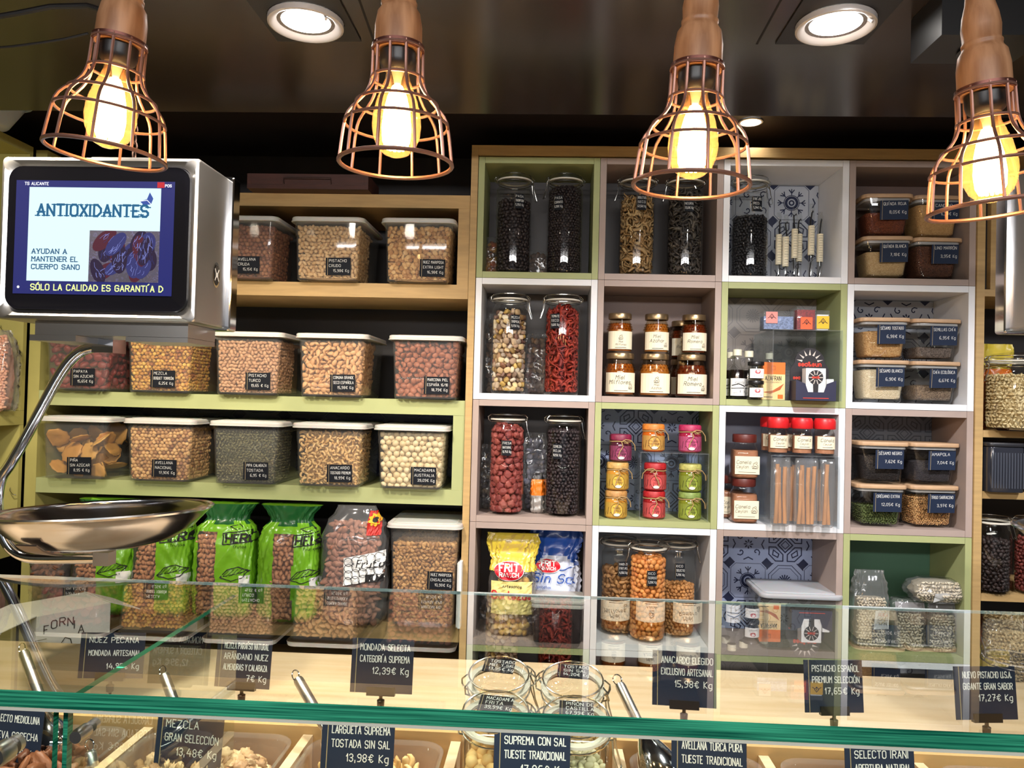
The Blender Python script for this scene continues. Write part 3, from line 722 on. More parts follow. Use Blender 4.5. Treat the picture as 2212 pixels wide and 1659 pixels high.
def clip_jar(label, loc, h, r, lines, lab=(0, .68), fill=None, clip=1, group='clip top jars in the cubby grid', labw=.030, labh=.044, rz=0, lidtext=None, fat=False, tilt=None):
    """tall preserving jar: glass body, rubber ring, glass lid, wire clip; fill = (kind, size, colours, height share, label, name, category, facing)"""
    t = thing('clip_jar', label, 'jar', loc, group, tilt=tilt)
    nk = r * (.86 if not fat else .88); sh = .88 * h if not fat else .80 * h; wl = .0035
    ln = .93 * h if not fat else .88 * h
    b = MB()
    b.lathe([(0, 0), (r * .9, 0), (r * .98, .004), (r, .012), (r, sh - .05 * h), (r * .985, sh - .03 * h), (nk + .001, sh), (nk, sh + .012), (nk + .004, sh + .014), (nk + .004, ln - .001),
             (nk - wl, ln - .001), (nk - wl, sh), (r - wl, sh - .045 * h), (r - wl, .014), (r * .88, .007), (0, .006)], 28)
    b.build('glass_body', GLASS, t)
    b = MB(); b.lathe([(nk - .002, ln), (nk + .0065, ln), (nk + .0065, ln + .0042), (nk - .002, ln + .0042), (nk - .002, ln)], 28); b.build('gasket', GASKET, t)
    b = MB(); lz = ln + .0046
    b.lathe([(0, lz + .001), (nk - .004, lz + .001), (nk + .006, lz), (nk + .007, lz + .006), (nk + .003, lz + .011), (nk - .006, h - .004), (nk * .5, h), (0, h)], 28); lidp = b.build('lid', GLASS, t)
    b = MB(); M = Matrix.Rotation(rz, 4, 'Z'); rw = .0013
    for z, q in ((sh + .010, nk + .0058), (lz + .0115, nk + .004)):
        b.tube([(q * math.cos(2 * PI * i / 24), q * math.sin(2 * PI * i / 24), z) for i in range(24)], rw, 6, closed=True, M=M)
    for sd in (-1, 1):                       # loops at both sides, the long lever on one of them
        x0 = sd * (nk + .006)
        for y in (-.011, .011):
            b.tube([(x0, y * .6, sh + .010), (x0 + sd * .006, y, sh + .016), (x0 + sd * .007, y, lz + .004), (x0 - sd * .001, y * .8, lz + .0115)], rw, 6, M=M)
        b.tube([(x0 + sd * .007, -.011, lz + .003), (x0 + sd * .009, 0, lz + .004), (x0 + sd * .007, .011, lz + .003)], rw, 6, M=M)
        if sd == clip:
            b.tube([(x0 + sd * .004, -.008, sh + .012), (x0 + sd * .007, -.011, sh - .01), (x0 + sd * .016, -.009, sh - .038), (x0 + sd * .016, .009, sh - .038), (x0 + sd * .007, .011, sh - .01), (x0 + sd * .004, .008, sh + .012)], rw, 6, M=M)
            b.tube([(x0 + sd * .003, -.004, sh + .02), (x0 + sd * .008, 0, sh + .008), (x0 + sd * .003, .004, sh + .02)], rw, 6, closed=True, M=M)
    b.build('wire_clip', WIRE, t)
    if lines and lidtext is None:
        b = MB(); card(b, lines, labw, labh, curved(r + .0006, z0=lab[1] * h, a0=lab[0] / r), seg=6, lh=labh * .15, pad=.16); b.build('price_card', CARDM, t, smooth=False)
    if lidtext:
        b = MB(); Mx = Matrix.Translation((0, 0, h + .0006)) @ Matrix.Rotation(lidtext[0], 4, 'Z') @ Matrix.Rotation(-PI / 2, 4, 'X')
        card(b, lines, .046, .033, flat(Mx), pad=.2, lh=.0064); b.build('price_card', CARDM, lidp, smooth=False)
    if fill:
        kind, size, cols, fh, flab, fname, fcat, fc = fill; ri = r - wl - .0006; H = fh * h
        hp = heap(fname, kind, cyl_pos(ri, H, size * (.5 if kind in ('curl', 'slice') else 1), 3 if kind == 'curl' else 2), size, nut(fname + '_skin_%d_%d_%d' % cols[0], cols, .55), None, flab, fcat, .2, tricyl(max(ri - size * .95, .008), .008, max(.012, H - size * .3)), Vector(loc), fc, cyl_clamp(ri, .0082, sh - .055 * h, sh - .004, nk - wl - .002))
        if tilt: hp.rotation_euler = tilt
    return t
def jx(x, y, Y, r): p = at(x, y, Y); p.z = FL(r); return p

DKR = [(40, 32, 34), (56, 46, 46), (34, 27, 30)]
clip_jar('tall clip jar of dark raisins, left one in the top left cubby', jx(1110, 470, .058, 0), .302, .0535, ['PASA', 'THOMPSON', '5,95€ Kg'], (.017, .70),
         ('raisin', .0135, DKR, .72, 'large dark raisins inside the left jar of the top left cubby', 'raisin_heap', 'dried fruit', 0), 1, rz=.25)
clip_jar('tall clip jar of dark raisins filled to the neck, right in the top left cubby', jx(1220, 470, .058, 0), .302, .0535, ['PASA', 'CORINTO', '6,98€ Kg'], (-.022, .69),
         ('raisin', .0098, DKR, .86, 'small dark raisins inside the right jar of the top left cubby', 'currant_heap', 'dried fruit', 0), -1, rz=.35)
clip_jar('tall clip jar of tan dried mushroom slices behind the third pendant lamp', jx(1376, 470, .058, 0), .302, .0535, ['BOLETUS', 'SECO', '67,56€ Kg'], (.006, .70),
         ('curl', .038, [(190, 154, 104), (150, 116, 74), (206, 176, 128)], .76, 'tan dried mushroom slices inside the clip jar', 'dried_mushroom_heap', 'dried mushrooms', .5), -1)
clip_jar('tall clip jar of black trumpet mushrooms right of the tan mushrooms', jx(1480, 470, .058, 0), .302, .0535, ['TROMPETA', 'NEGRA', '73,61€ Kg'], (.0, .69),
         ('curl', .034, [(52, 46, 44), (84, 76, 70), (40, 36, 36), (110, 102, 92)], .82, 'black trumpet mushrooms inside the clip jar', 'black_mushroom_heap', 'dried mushrooms', .3), -1)
clip_jar('clip jar two thirds full of black beans beside the vanilla tubes', jx(1620, 470, .058, 0), .302, .0535, ['FRÍJOL', 'RED.', '5,94€ Kg'], (.006, .70),
         ('bean', .0105, [(18, 17, 20), (34, 32, 36), (24, 22, 26)], .60, 'shiny black beans inside the clip jar', 'black_bean_heap', 'beans', 0), 1, rz=.2)
clip_jar('clip jar of tropical mix with banana chips and coconut', jx(1100, 740, .058, 1), .302, .0535, ['MEZCLA', 'TROPICAL', '9,75€ Kg'], (.018, .70),
         ('chunk', .018, [(226, 200, 150), (140, 96, 74), (206, 184, 156), (84, 52, 48), (216, 180, 100), (232, 222, 202), (110, 70, 58)], .80, 'mixed tropical dried fruit inside the clip jar', 'tropical_mix_heap', 'dried fruit', .4), 1, rz=.2)
clip_jar('clip jar of red dried tomatoes right of the tropical mix', jx(1214, 740, .058, 1), .302, .0535, ['TOMATE', 'SECO', '9,60€ Kg'], (-.024, .72),
         ('curl', .036, [(140, 38, 30), (168, 60, 44), (112, 28, 26)], .84, 'red dried tomato pieces inside the clip jar', 'dried_tomato_heap', 'dried tomatoes', .5), -1, rz=.15)
clip_jar('clip jar of frosted red dried strawberries, left in the third row', jx(1095, 1000, .058, 2), .302, .0535, ['FRESA', 'NATURAL', '11,75€ Kg'], (.0, .66),
         ('berry', .023, [(132, 58, 54), (158, 80, 72), (118, 48, 48)], .85, 'dried strawberries inside the clip jar', 'dried_strawberry_heap', 'dried fruit', 0), 1)
clip_jar('clip jar of nearly black dried cherries right of the strawberries', jx(1216, 1000, .058, 2), .302, .0535, ['CEREZA', 'ROJA', '18,95€ Kg'], (-.02, .64),
         ('raisin', .0125, [(36, 28, 32), (54, 42, 46), (28, 24, 28)], .84, 'dark dried cherries inside the clip jar', 'dried_cherry_heap', 'dried fruit', 0), 1, rz=.4)
for x, Y, lines, lp, kind, size, cols, fh, lb, fl, fn in (
    (1337, .122, ['HABAS', 'FRITAS', '4,95€ Kg'], (.006, .70), 'almond', .017, [(150, 108, 64), (176, 132, 84), (136, 94, 54)], .66, 'clip jar of fried broad beans, back left in the roasted corn cubby', 'fried broad beans inside the back left clip jar', 'broad_bean_heap'),
    (1400, .062, ['KICO', 'GORDO', '5,99€ Kg'], (.004, .66), 'corn', .0175, [(214, 136, 70), (230, 160, 90), (196, 116, 58)], .84, 'clip jar full of large roasted corn standing at the front of its cubby', 'large roasted corn inside the front clip jar', 'roasted_corn_heap'),
    (1463, .122, ['KICO', 'SELECTO', '5,99€ Kg'], (-.002, .70), 'corn', .0125, [(190, 132, 76), (206, 150, 92), (170, 114, 62)], .52, 'clip jar half full of small roasted corn, back right in its cubby', 'small roasted corn inside the back right clip jar', 'small_corn_heap')):
    clip_jar(lb, jx(x, 1230, Y, 3), .29, .056, lines, lp, (kind, size, cols, fh, fl, fn, 'nuts', .2), 1 if x != 1400 else -1, labw=.029, labh=.044)

# ------------------------------------------------------------------ small glass tubs with bamboo lids
def glass_tub(label, x, ylow, Y, z, lines, content, up, rz=.0, w=.142, d=.125, h=.1225):
    p = at(x, ylow, Y); p.z = z; p.x = min(max(p.x, 1.0992 + w / 2 + .002), 1.4214 - w / 2 - .0065)
    t = thing('glass_tub', label, 'tub', p, 'glass tubs with bamboo lids in the right column', rz=rz)
    bw, bd = w * .81, d * .84; hb = h - .012; wl = .003
    b = MB()
    def sec(q, ins): return [(xx, yy, hb * q) for xx, yy in rrect(bw + (w - bw) * q - 2 * ins - .006, bd + (d - bd) * q - 2 * ins - .006, .02 - min(.01, ins), 4)]
    b.loft([sec(0, .006), sec(.02, .002), sec(.06, 0), sec(.86, 0), sec(.87, -.003), sec(1, -.003), sec(1, wl), sec(.08, wl), sec(.05, .008)], 0); b.build('glass_body', GLASS, t)
    b = MB(); b.rbox(w + .003, d + .003, hb + .0006, h, .022, .002, n=5); b.build('bamboo_lid', BAMBOO, t)
    b = MB(); b.rbox(w - .012, d - .012, hb - .008, hb, .016, .001, n=5); b.build('seal_ring', glass('seal_ring_silicone', (225, 220, 212), 1.45, .2, film=.35), t)
    tl = math.atan2((d - bd) / 2, hb)
    b = MB(); M = Matrix.Translation((.012, -d * .448, h * .60)) @ Matrix.Rotation(-.02, 4, 'Y') @ Matrix.Rotation(tl, 4, 'X')
    card(b, lines, .078, .055, flat(Matrix.Translation((0, -.010, 0)) @ M), pad=.12); b.build('price_card', [NAVY, CHALK, GOLDL], t, smooth=False)
    m, fh, cl, cn, cc, kind, size = content
    zt = hb * fh
    q = lambda k: (bw + (w - bw) * k - .006 - 2 * wl - .0012, bd + (d - bd) * k - .006 - 2 * wl - .0012)
    if kind is None:
        b = MB(); secs = []
        for k in (.095, .13, fh * .5, fh - .02, fh):
            W, Dd = q(k); e = .008 if k < .1 else .0016; secs.append([(xx, yy, hb * k) for xx, yy in rrect(W - e, Dd - e, .017, 4)])
        W, Dd = q(fh); secs.append([(xx, yy, zt + .004) for xx, yy in rrect(W * .6, Dd * .6, .012, 4)]); b.loft(secs, 0)
        o = b.build(cn, m, None); o.location = p; o.rotation_euler = (0, 0, rz); tag(o, cl, cc); o['kind'] = 'stuff'
    else:
        W0, D0 = q(.05); W1, D1 = q(fh)
        P = fill_tub(W0, W1, D0 + .004, zt, size, sides=(-1, 1), side_depth=.9, wall=.001); P[:, 2] += .006
        P[:, 1] -= (D1 - D0) / 2 * P[:, 2] / zt * .9
        o = heap(cn, kind, P, size, m, None, cl, cc, .2, tribox(-W0 / 2 + size, W0 / 2 - size, -D0 / 2 + size, D0 / 2 - .012, .012, zt - size * .4), p, .3, tub_clamp(W0 + .001, W1, D0, zt, .001))
        o.rotation_euler = (0, 0, rz)
    return t
TUBS = [
 (0, 1, 1903, -.05, ['QUÍNOA ROJA', '8,05€ Kg'], (grain('red_quinoa_grain', (124, 66, 42), (92, 48, 34), 420), .62, 'red quinoa', 'red_quinoa', 'grain', None, 0)),
 (0, 1, 2017, .05, ['CANDIDO', '6,28€ Kg'], (grain('tan_quinoa_grain', (196, 156, 104), (174, 132, 84), 420), .86, 'tan golden grain', 'golden_grain', 'grain', None, 0)),
 (0, 0, 1903, -.05, ['QUÍNOA BLANCA', '7,18€ Kg'], (grain('white_quinoa_grain', (206, 178, 134), (180, 148, 104), 420), .7, 'white quinoa', 'white_quinoa', 'grain', None, 0)),
 (0, 0, 2018, .05, ['LINO MARRÓN', '3,95€ Kg'], (grain('flax_grain', (104, 66, 48), (66, 42, 34), 380), .88, 'brown flax seed', 'flax_seed', 'seeds', None, 0)),
 (1, 1, 1897, -.05, ['SÉSAMO TOSTADO', '6,98€ Kg'], (grain('toasted_sesame_grain', (200, 162, 112), (164, 122, 76), 330), .74, 'toasted sesame', 'toasted_sesame', 'seeds', None, 0)),
 (1, 1, 2015, .05, ['SEMILLAS CHÍA', '6,95€ Kg'], (grain('chia_grain', (70, 60, 56), (118, 106, 98), 420), .36, 'grey chia seed', 'chia_seed', 'seeds', None, 0)),
 (1, 0, 1895, -.05, ['SÉSAMO BLANCO', '6,90€ Kg'], (grain('white_sesame_grain', (226, 212, 184), (204, 186, 152), 400), .84, 'white sesame', 'white_sesame', 'seeds', None, 0)),
 (1, 0, 2013, .05, ['CHÍA ECOLÓGICA', '6,67€ Kg'], (grain('organic_chia_grain', (86, 72, 62), (142, 122, 102), 400), .46, 'speckled organic chia', 'organic_chia', 'seeds', None, 0)),
 (2, 1, 1893, -.05, ['SÉSAMO NEGRO', '7,62€ Kg'], (grain('black_sesame_grain', (30, 27, 28), (48, 44, 44), 360), .72, 'black sesame', 'black_sesame', 'seeds', None, 0)),
 (2, 1, 2008, .05, ['AMAPOLA', '7,04€ Kg'], (grain('poppy_grain', (44, 42, 46), (66, 62, 66), 480), .6, 'blue grey poppy seed', 'poppy_seed', 'seeds', None, 0)),
 (2, 0, 1889, -.05, ['ORÉGANO EXTRA', '12,05€ Kg'], (nut('oregano_leaf', [(72, 84, 44), (98, 110, 62), (58, 70, 38)], .8), .46, 'green oregano', 'oregano', 'herbs', 'seed', .0075)),
 (2, 0, 2007, .05, ['TRIGO SARRACENO', '3,97€ Kg'], (nut('buckwheat_grain', [(186, 136, 84), (206, 162, 108), (148, 100, 62)], .7), .72, 'tan buckwheat', 'buckwheat', 'grain', 'seed', .0068)),
]
for r, up, x, rz, lines, c in TUBS:
    z = FL(r) + .0006 + up * .1233
    side = 'left' if x < 1950 else 'right'
    m, fh, what, cn, cc, kind, size = c
    lev = 'upper' if up else 'lower'
    glass_tub(f'bamboo lidded glass tub of {what}, {lev} {side} in its cubby', x, (470, 740, 1010)[r] + (0 if up else 60), .066 if side == 'left' else .078, z, lines,
              (m, fh, f'{what} inside the {lev} {side} bamboo lidded tub', cn, cc, kind, size), up, rz)

# ------------------------------------------------------------------ vanilla tubes
for i, (x, yl, yh, Y) in enumerate(((1682, 507, 572, .07), (1697, 512, 576, .052), (1716, 495, 558, .066), (1726, 506, 565, .092), (1752, 488, 551, .075), (1771, 506, 566, .092))):
    p = at(x, 540, Y); p.z = FL(0) + .0006; hh = (at(x, yl - 48, Y).z - p.z)
    where = ['nearest the black beans', 'second from the black beans', 'third from the black beans', 'fourth from the black beans', 'fifth and tallest', 'farthest from the black beans'][i]
    t = thing('vanilla_tube', f'glass vanilla pod tube with cream label, {where}', 'tube', p, 'glass vanilla tubes in the white cubby')
    r = .0085
    b = MB(); b.lathe([(0, 0), (r * .6, .0005), (r * .95, .004), (r, .008), (r, hh - .012), (r * .8, hh - .008), (r * .8, hh), (r * .65, hh), (r * .65, hh - .01), (r - .0012, hh - .014), (r - .0012, .009), (0, .002)], 14); b.build('glass_tube', GLASS, t)
    b = MB(); b.tube([(.003 * math.sin(q * 9 + i), -.002 + .0035 * math.cos(q * 7), .006 + q * (hh - .034)) for q in np.linspace(0, 1, 9)] + [(.004, 0, hh - .021), (.0055, .001, hh - .026)], [.0022] * 9 + [.0018, .001], 6); b.build('vanilla_pod', mat('vanilla_black', (24, 20, 20), .45), t)
    z0 = at(x, yh, Y).z - p.z; z1 = at(x, yl, Y).z - p.z
    b = MB(); b.lathe([(r + .0004, z0), (r + .0008, z0), (r + .0008, z1), (r + .0004, z1)], 18)
    mp = curved(r + .0009, z0=z0)
    for k in range(11): b.ribbon([(-.006 + (k % 3) * .001, .004 + k * (z1 - z0 - .01) / 10), (.0065 - (k % 2) * .002, .004 + k * (z1 - z0 - .01) / 10)], .0007, mp, .0003, 1, sub=.003)
    b.build('label', [CREAM, INK], t)

# ------------------------------------------------------------------ honey jars
LIDG = mat('gold_lid', (168, 144, 110), .3, .85)
SKETCH = [[(0, .9), (.25, 1), (.35, .8), (.2, .6), (.45, .45), (.5, .1), (.1, -.05), (-.4, 0), (-.5, .25), (-.2, .45), (-.3, .7), (0, .9)], [(-.35, .2), (.35, .3)], [(-.3, .05), (0, .35), (.3, .1)], [(-.1, .75), (.2, .7)], [(-.45, -.1), (.45, -.1)]]
def sketch(b, u, v, s, mp, m=1, sub=.006, n=.0006):
    for q in SKETCH: b.ribbon([(u + x * s, v + y * s) for x, y in q], s * .05, mp, n, m, sub=sub)
def honey_jar(label, x, z, big, words, Y, col, group='honey jars in the taupe cubby', centred=False):
    p = at(x, 760, Y); p.z = z
    t = thing('honey_jar', label, 'jar', p, group)
    r = .0465 if big else .038; h = .128 if big else .118; nk = r * .80; hb = h - .016
    b = MB(); b.lathe([(0, 0), (r * .92, 0), (r, .006), (r, hb * .62), (r * .98, hb * .70), (nk + .001, hb * .93), (nk, hb), (nk - .003, hb), (r * .93, hb * .68), (r - .003, hb * .6), (r - .003, .008), (0, .005)], 28)
    gb = b.build('glass_body', glass('honey_jar_glass', (250, 246, 236), 1.5, .02), t)
    hm = mat('honey_' + '_'.join(map(str, col)), col, .15, spec=.6, coat=.4)
    b = MB(); b.lathe([(0, .006), (r * .9, .006), (r - .0036, .01), (r - .0036, hb * .6), (r * .925, hb * .68), (nk * .99, hb * .86), (0, hb * .86)], 28); b.build('honey', hm, t)
    bb = MB()                                            # embossed honeycomb round the shoulder
    for row in range(3):
        zz = hb * (.70 + row * .075); rr = r * .985 - (r * .985 - nk) * (row * .075) / .22
        for k in range(22):
            a = 2 * PI * (k + .5 * (row % 2)) / 22; q = .0042
            c = Vector((rr * math.cos(a), rr * math.sin(a), zz)); tx = Vector((-math.sin(a), math.cos(a), 0)); up = Vector((-math.cos(a) * .5, -math.sin(a) * .5, .85))
            nrm = Vector((math.cos(a), math.sin(a), .35))
            ring = [c + tx * q * math.cos(PI / 3 * j + .52) + up * q * math.sin(PI / 3 * j + .52) for j in range(6)]
            bb.add(ring + [c + nrm * .0022], [(j, (j + 1) % 6, 6) for j in range(6)])
    bb.build('embossing', glass('honey_jar_embossing', (225, 205, 170), 1.9, .03), gb)
    b = MB(); b.lathe([(nk + .001, hb - .001), (nk + .004, hb - .001), (nk + .0045, hb + .003), (nk + .0045, h - .003), (nk + .003, h), (nk - .004, h + .0005), (nk - .006, h - .0008), (0, h - .0008)], 28); b.build('lid', LIDG, t)
    hl = hb * .52; mp = curved(r + .0005, z0=hb * .1)
    b = MB(); W = 1.15 * r
    n = 10
    for i in range(n):
        a, c = -W + 2 * W * i / n, -W + 2 * W * (i + 1) / n
        b.add([mp(a, 0, 0), mp(c, 0, 0), mp(c, hl, 0), mp(a, hl, 0)], [(0, 1, 2, 3)], 0)
    k = r / .0465
    if centred:
        sketch(b, 0, hl * .55, .016 * k, mp)
        for i, s in enumerate(words): b.text(s, 0, hl * (.36 - .16 * i), .0068 * k, mp, .0005, 1, slant=.25, align='c', sub=.004)
    else:
        for i, s in enumerate(words): b.text(s, -.004 * k, hl * (.66 - .24 * i), .0115 * k, mp, .0005, 1, slant=.25, align='c', sub=.004, wd=.0011 * k)
        sketch(b, .030 * k, hl * .2, .014 * k, mp)
    b.ribbon([(-.02 * k, hl * .08), (.02 * k, hl * .08)], .0012, mp, .0005, 1, sub=.004)
    b.build('label', [CREAM, INK], t, smooth=False)
    return t
z0 = FL(1) + .0006
H1, H2, H3 = (150, 84, 22), (176, 116, 52), (104, 44, 20)
honey_jar('honey jar with two line flower label, lower left of the honey stack', 1340, z0, True, ['Miel', 'Milflores'], .062, H1)
honey_jar('pale honey jar with the drawing centred on its label, lower middle', 1415, z0, True, ['Miel', 'Azahar'], .062, H2, centred=True)
honey_jar('dark rosemary honey jar, lower right of the honey stack', 1494, z0, True, ['Miel', 'Romero'], .062, H3)
honey_jar('small honey jar with the drawing centred on its label, upper left', 1338, z0 + .1292, False, ['Miel', 'Milflores'], .06, H1, centred=True)
honey_jar('small orange blossom honey jar, upper middle of the honey stack', 1417, z0 + .1292, False, ['Miel', 'Azahar'], .06, H2)
honey_jar('small rosemary honey jar, upper right of the honey stack', 1498, z0 + .1292, False, ['Miel', 'Romero'], .06, H3)
honey_jar('honey jar standing half hidden behind the upper right one', 1474, z0, False, ['Miel'], .148, H3)
honey_jar('honey jar stacked at the back, seen left of the upper right rosemary jar', 1474, z0 + .1192, False, ['Miel', 'Romero'], .148, H3)

# ------------------------------------------------------------------ acrylic risers
def riser(label, x0, x1, ytop, r, Y0, Y1, ymid):
    a = at(x0, ymid, Y0); c = at(x1, ymid, Y0); z0 = FL(r) + .0006; z1 = at((x0 + x1) / 2, ytop, Y0).z; w = c.x - a.x; d = Y1 - Y0; h = z1 - z0; tk = .003
    t = thing('acrylic_box', label, 'display box', ((a.x + c.x) / 2, (Y0 + Y1) / 2, z0), 'clear acrylic boxes in the cubbies')
    for nm, q in (('top_sheet', (-w / 2, w / 2, -d / 2, d / 2, h - tk, h)), ('side_sheet', (-w / 2, -w / 2 + tk, -d / 2, d / 2, .0, h - tk - .0003)), ('side_sheet', (w / 2 - tk, w / 2, -d / 2, d / 2, .0, h - tk - .0003)), ('back_sheet', (-w / 2 + tk, w / 2 - tk, d / 2 - tk, d / 2, 0, h - tk - .0003))):
        b = MB(); b.box(*q); b.build(nm, ACRYL, t, smooth=False)
    return t, z1
riser('clear acrylic box with saffron boxes on top and a dark salt display inside', 1668, 1820, 712, 1, -.055, .15, 800)
riser('clear acrylic box under two jam jars with four more inside', 1382, 1531, 978, 2, .004, .15, 1050)
_, ztc = riser('clear acrylic box full of cinnamon sticks under the red capped shakers', 1664, 1815, 984, 2, -.05, .15, 1060)
zts = at(1744, 712, -.055).z; ztj = at(1456, 978, .004).z

# saffron boxes on the riser
for x0, x1, yt, nm, lab, fc, lc, lx, ly in ((1650, 1720, 671, 'clear box of grey blue salt with a pink label, lying on the acrylic box', 'plastic_box', (126, 140, 176), (214, 130, 122), (.08, .45), (.35, .95)),
                                         (1722, 1767, 661, 'clear box of red saffron threads with an orange label on the acrylic box', 'plastic_box', (140, 28, 34), (214, 92, 50), (.2, .8), (.05, .55)),
                                         (1765, 1796, 670, 'small clear box with a yellow label, right end of the acrylic box', 'plastic_box', (190, 190, 200), (222, 176, 40), (.02, .95), (.1, .72))):
    Y = -.03; a = at(x0, 700, Y); c = at(x1 - 2, 700, Y); h = at(x0, yt, Y).z - zts; w = c.x - a.x
    t = thing('plastic_box', nm, 'box', ((a.x + c.x) / 2, Y + .03, zts + .0005), 'small spice boxes on the acrylic box')
    b = MB(); b.rbox(w, .05, 0, h, .003, .0015); b.build('clear_case', ACRYL, t)
    if x0 != 1765: b = MB(); b.rbox(w - .005, .044, .002, h * (.72 if x0 == 1650 else .86), .002, .001); b.build('spice', mat('spice_' + str(x0), fc, .8, bump=(300, 1.0, .003), vary=(250, .35)), t)
    else: b = MB(); b.rbox(w - .005, .044, .002, h * .8, .002, .001); b.build('inner_card', PAPER, t)
    mp = flat(Matrix.Translation((-w / 2, -.0254, 0)))
    b = MB(); X0, X1, Z0, Z1 = lx[0] * w, lx[1] * w, ly[0] * h, ly[1] * h
    b.poly([(X0, Z0), (X1, Z0), (X1, Z1), (X0, Z1)], mp, 0, 0); cx, cz = (X0 + X1) / 2, (Z0 + Z1) / 2; s = min(X1 - X0, Z1 - Z0) * .35
    for q in ([(-1, -.2), (-.4, .2), (0, -.3), (.4, .2), (1, -.2)], [(-.5, .3), (0, .9), (.5, .3)], [(0, -.3), (0, .5)]): b.ribbon([(cx + x * s, cz + y * s) for x, y in q], s * .14, mp, .0004, 1)
    b.build('label', [mat('label_' + str(x0), lc, .6), INK], t, smooth=False)

# vanilla extract bottles
for i, (x, Y, hh, lab) in enumerate(((1579, .09, .122, 'dark vanilla bottle with white cap, back left beside the cubby wall'), (1592, .035, .126, 'dark vanilla bottle with white cap and full label, in front'), (1617, .06, .124, 'dark vanilla bottle with white cap, right of the front one'), (1661, .10, .122, 'dark vanilla bottle seen through the acrylic box'))):
    p = at(x, 800, Y); p.z = FL(1) + .0006
    t = thing('vanilla_bottle', lab, 'bottle', p, 'vanilla bottles in the green cubby'); t.scale = (1.05, 1.05, 1.16); r = .0225 if i < 3 else .019
    b = MB(); b.lathe([(0, 0), (r * .94, 0), (r, .003), (r, .066), (r * .9, .076), (r * .52, .088), (r * .46, .094), (r * .46, hh - .01), (r * .36, hh - .01), (r * .36, .094), (r - .002, .064), (r - .002, .004), (0, .002)], 20); b.build('glass_body', GLASS, t)
    b = MB(); b.lathe([(0, .0025), (r - .0026, .0045), (r - .0026, .0635), (r * .8, .074), (0, .074)], 20); b.build('extract', mat('vanilla_extract', (26, 16, 14), .12, spec=.6), t)
    b = MB(); b.lathe([(0, hh - .016), (r * .56, hh - .016), (r * .56, hh - .001), (r * .5, hh), (0, hh)], 20); b.build('cap', mat('ivory_cap', (228, 222, 196), .5), t)
    b = MB(); mp = curved(r + .0004, z0=.008)
    for k in range(8): b.add([mp(-.024 + .006 * k, 0), mp(-.018 + .006 * k, 0), mp(-.018 + .006 * k, .044), mp(-.024 + .006 * k, .044)], [(0, 1, 2, 3)], 0)
    b.text('Vainilla', .003, .031, .006, mp, .0005, 1, slant=.2, align='c', sub=.003)
    b.ribbon([(-.018, .026), (.0, .030), (.02, .024)], .0022, mp, .0005, 1, sub=.003); b.ribbon([(-.02, .019), (.018, .020)], .0016, mp, .0005, 1, sub=.003)
    b.poly([(.004, .008), (.02, .008), (.02, .014), (.004, .014)], mp, .0005, 1); b.text('vanilla', -.008, .006, .003, mp, .0005, 1, align='c', sub=.003)
    b.build('label', [PAPER, INK], t, smooth=False)
# little black lidded jars, two in a stack
for i, lab in enumerate(('small black lidded spice jar with a red oval label, bottom of its stack', 'small black lidded spice jar with a red oval label, top of its stack')):
    p = at(1632, 840, -.01); p.z = FL(1) + .0006 + i * .0545
    t = thing('spice_jar', lab, 'jar', p, 'stacked small spice jars in the green cubby'); r = .0232
    b = MB(); b.lathe([(0, 0), (r * .92, 0), (r, .004), (r, .034), (r * .86, .041), (r * .84, .043), (r - .0025, .034), (r - .0025, .005), (0, .003)], 20); b.build('glass_body', GLASS, t)
    b = MB(); b.lathe([(0, .0035), (r - .003, .0055), (r - .003, .033), (0, .035)], 20); b.build('spice', mat('dark_vanilla_paste', (34, 24, 24), .5), t)
    b = MB(); b.lathe([(0, .0432), (r * .97, .0432), (r, .045), (r, .052), (r * .95, .0536), (0, .0536)], 20); b.build('lid', mat('black_lid', (22, 20, 22), .35), t)
    b = MB(); mp = curved(r + .0004, z0=.006)
    for k in range(8): b.add([mp(-.024 + .006 * k, 0), mp(-.018 + .006 * k, 0), mp(-.018 + .006 * k, .027), mp(-.024 + .006 * k, .027)], [(0, 1, 2, 3)], 0)
    b.poly([(.0085 * math.cos(a), .0185 + .006 * math.sin(a)) for a in np.linspace(0, 2 * PI, 14)[:-1]], mp, .0004, 2)
    b.text('Taste', 0, .0165, .0045, mp, .0008, 0, slant=.2, align='c', sub=.003); b.text('Vainilla', 0, .005, .005, mp, .0005, 1, slant=.2, align='c', sub=.003)
    b.build('label', [PAPER, INK, mat('red_oval', (176, 34, 46), .5)], t, smooth=False)
# saffron colouring carton
a = at(1650, 840, .0); c = at(1703, 840, .0); w = c.x - a.x; h = .109
t = thing('carton', 'orange and cream saffron seasoning carton beside the acrylic box', 'carton', ((a.x + c.x) / 2, .018, FL(1) + .0006), rz=.05)
t.location.x -= .008
b = MB(); b.box(-w / 2, w / 2, -.012, .016, 0, h, 0); mp = flat(Matrix.Translation((0, -.0122, 0)))
b.poly([(-w / 2, h * .68), (w / 2, h * .68), (w / 2, h), (-w / 2, h)], mp, 0, 1)
b.text('AZAFRAN', 0, h * .52, h * .11, mp, .0003, 2, align='c', wd=.0016, sp=.62, jit=0)
b.text('PARA CONDIMENTO', 0, h * .45, h * .035, mp, .0003, 2, align='c', jit=0)
b.poly([(-w * .42, h * .2), (0, h * .25), (w * .46, h * .44), (w * .3, h * .27), (-w * .1, h * .16)], mp, .0002, 3)
b.poly([(w * .2, h * .03), (w * .42, h * .03), (w * .42, h * .14), (w * .2, h * .14)], mp, .0003, 1)
b.ribbon([(-.006, h * .76), (-.006, h * .9), (.006, h * .9), (.006, h * .8), (-.004, h * .8)], .002, mp, .0003, 3)
b.ribbon([(-w * .4, h * .07), (-w * .02, h * .07)], .0016, mp, .0003, 2)
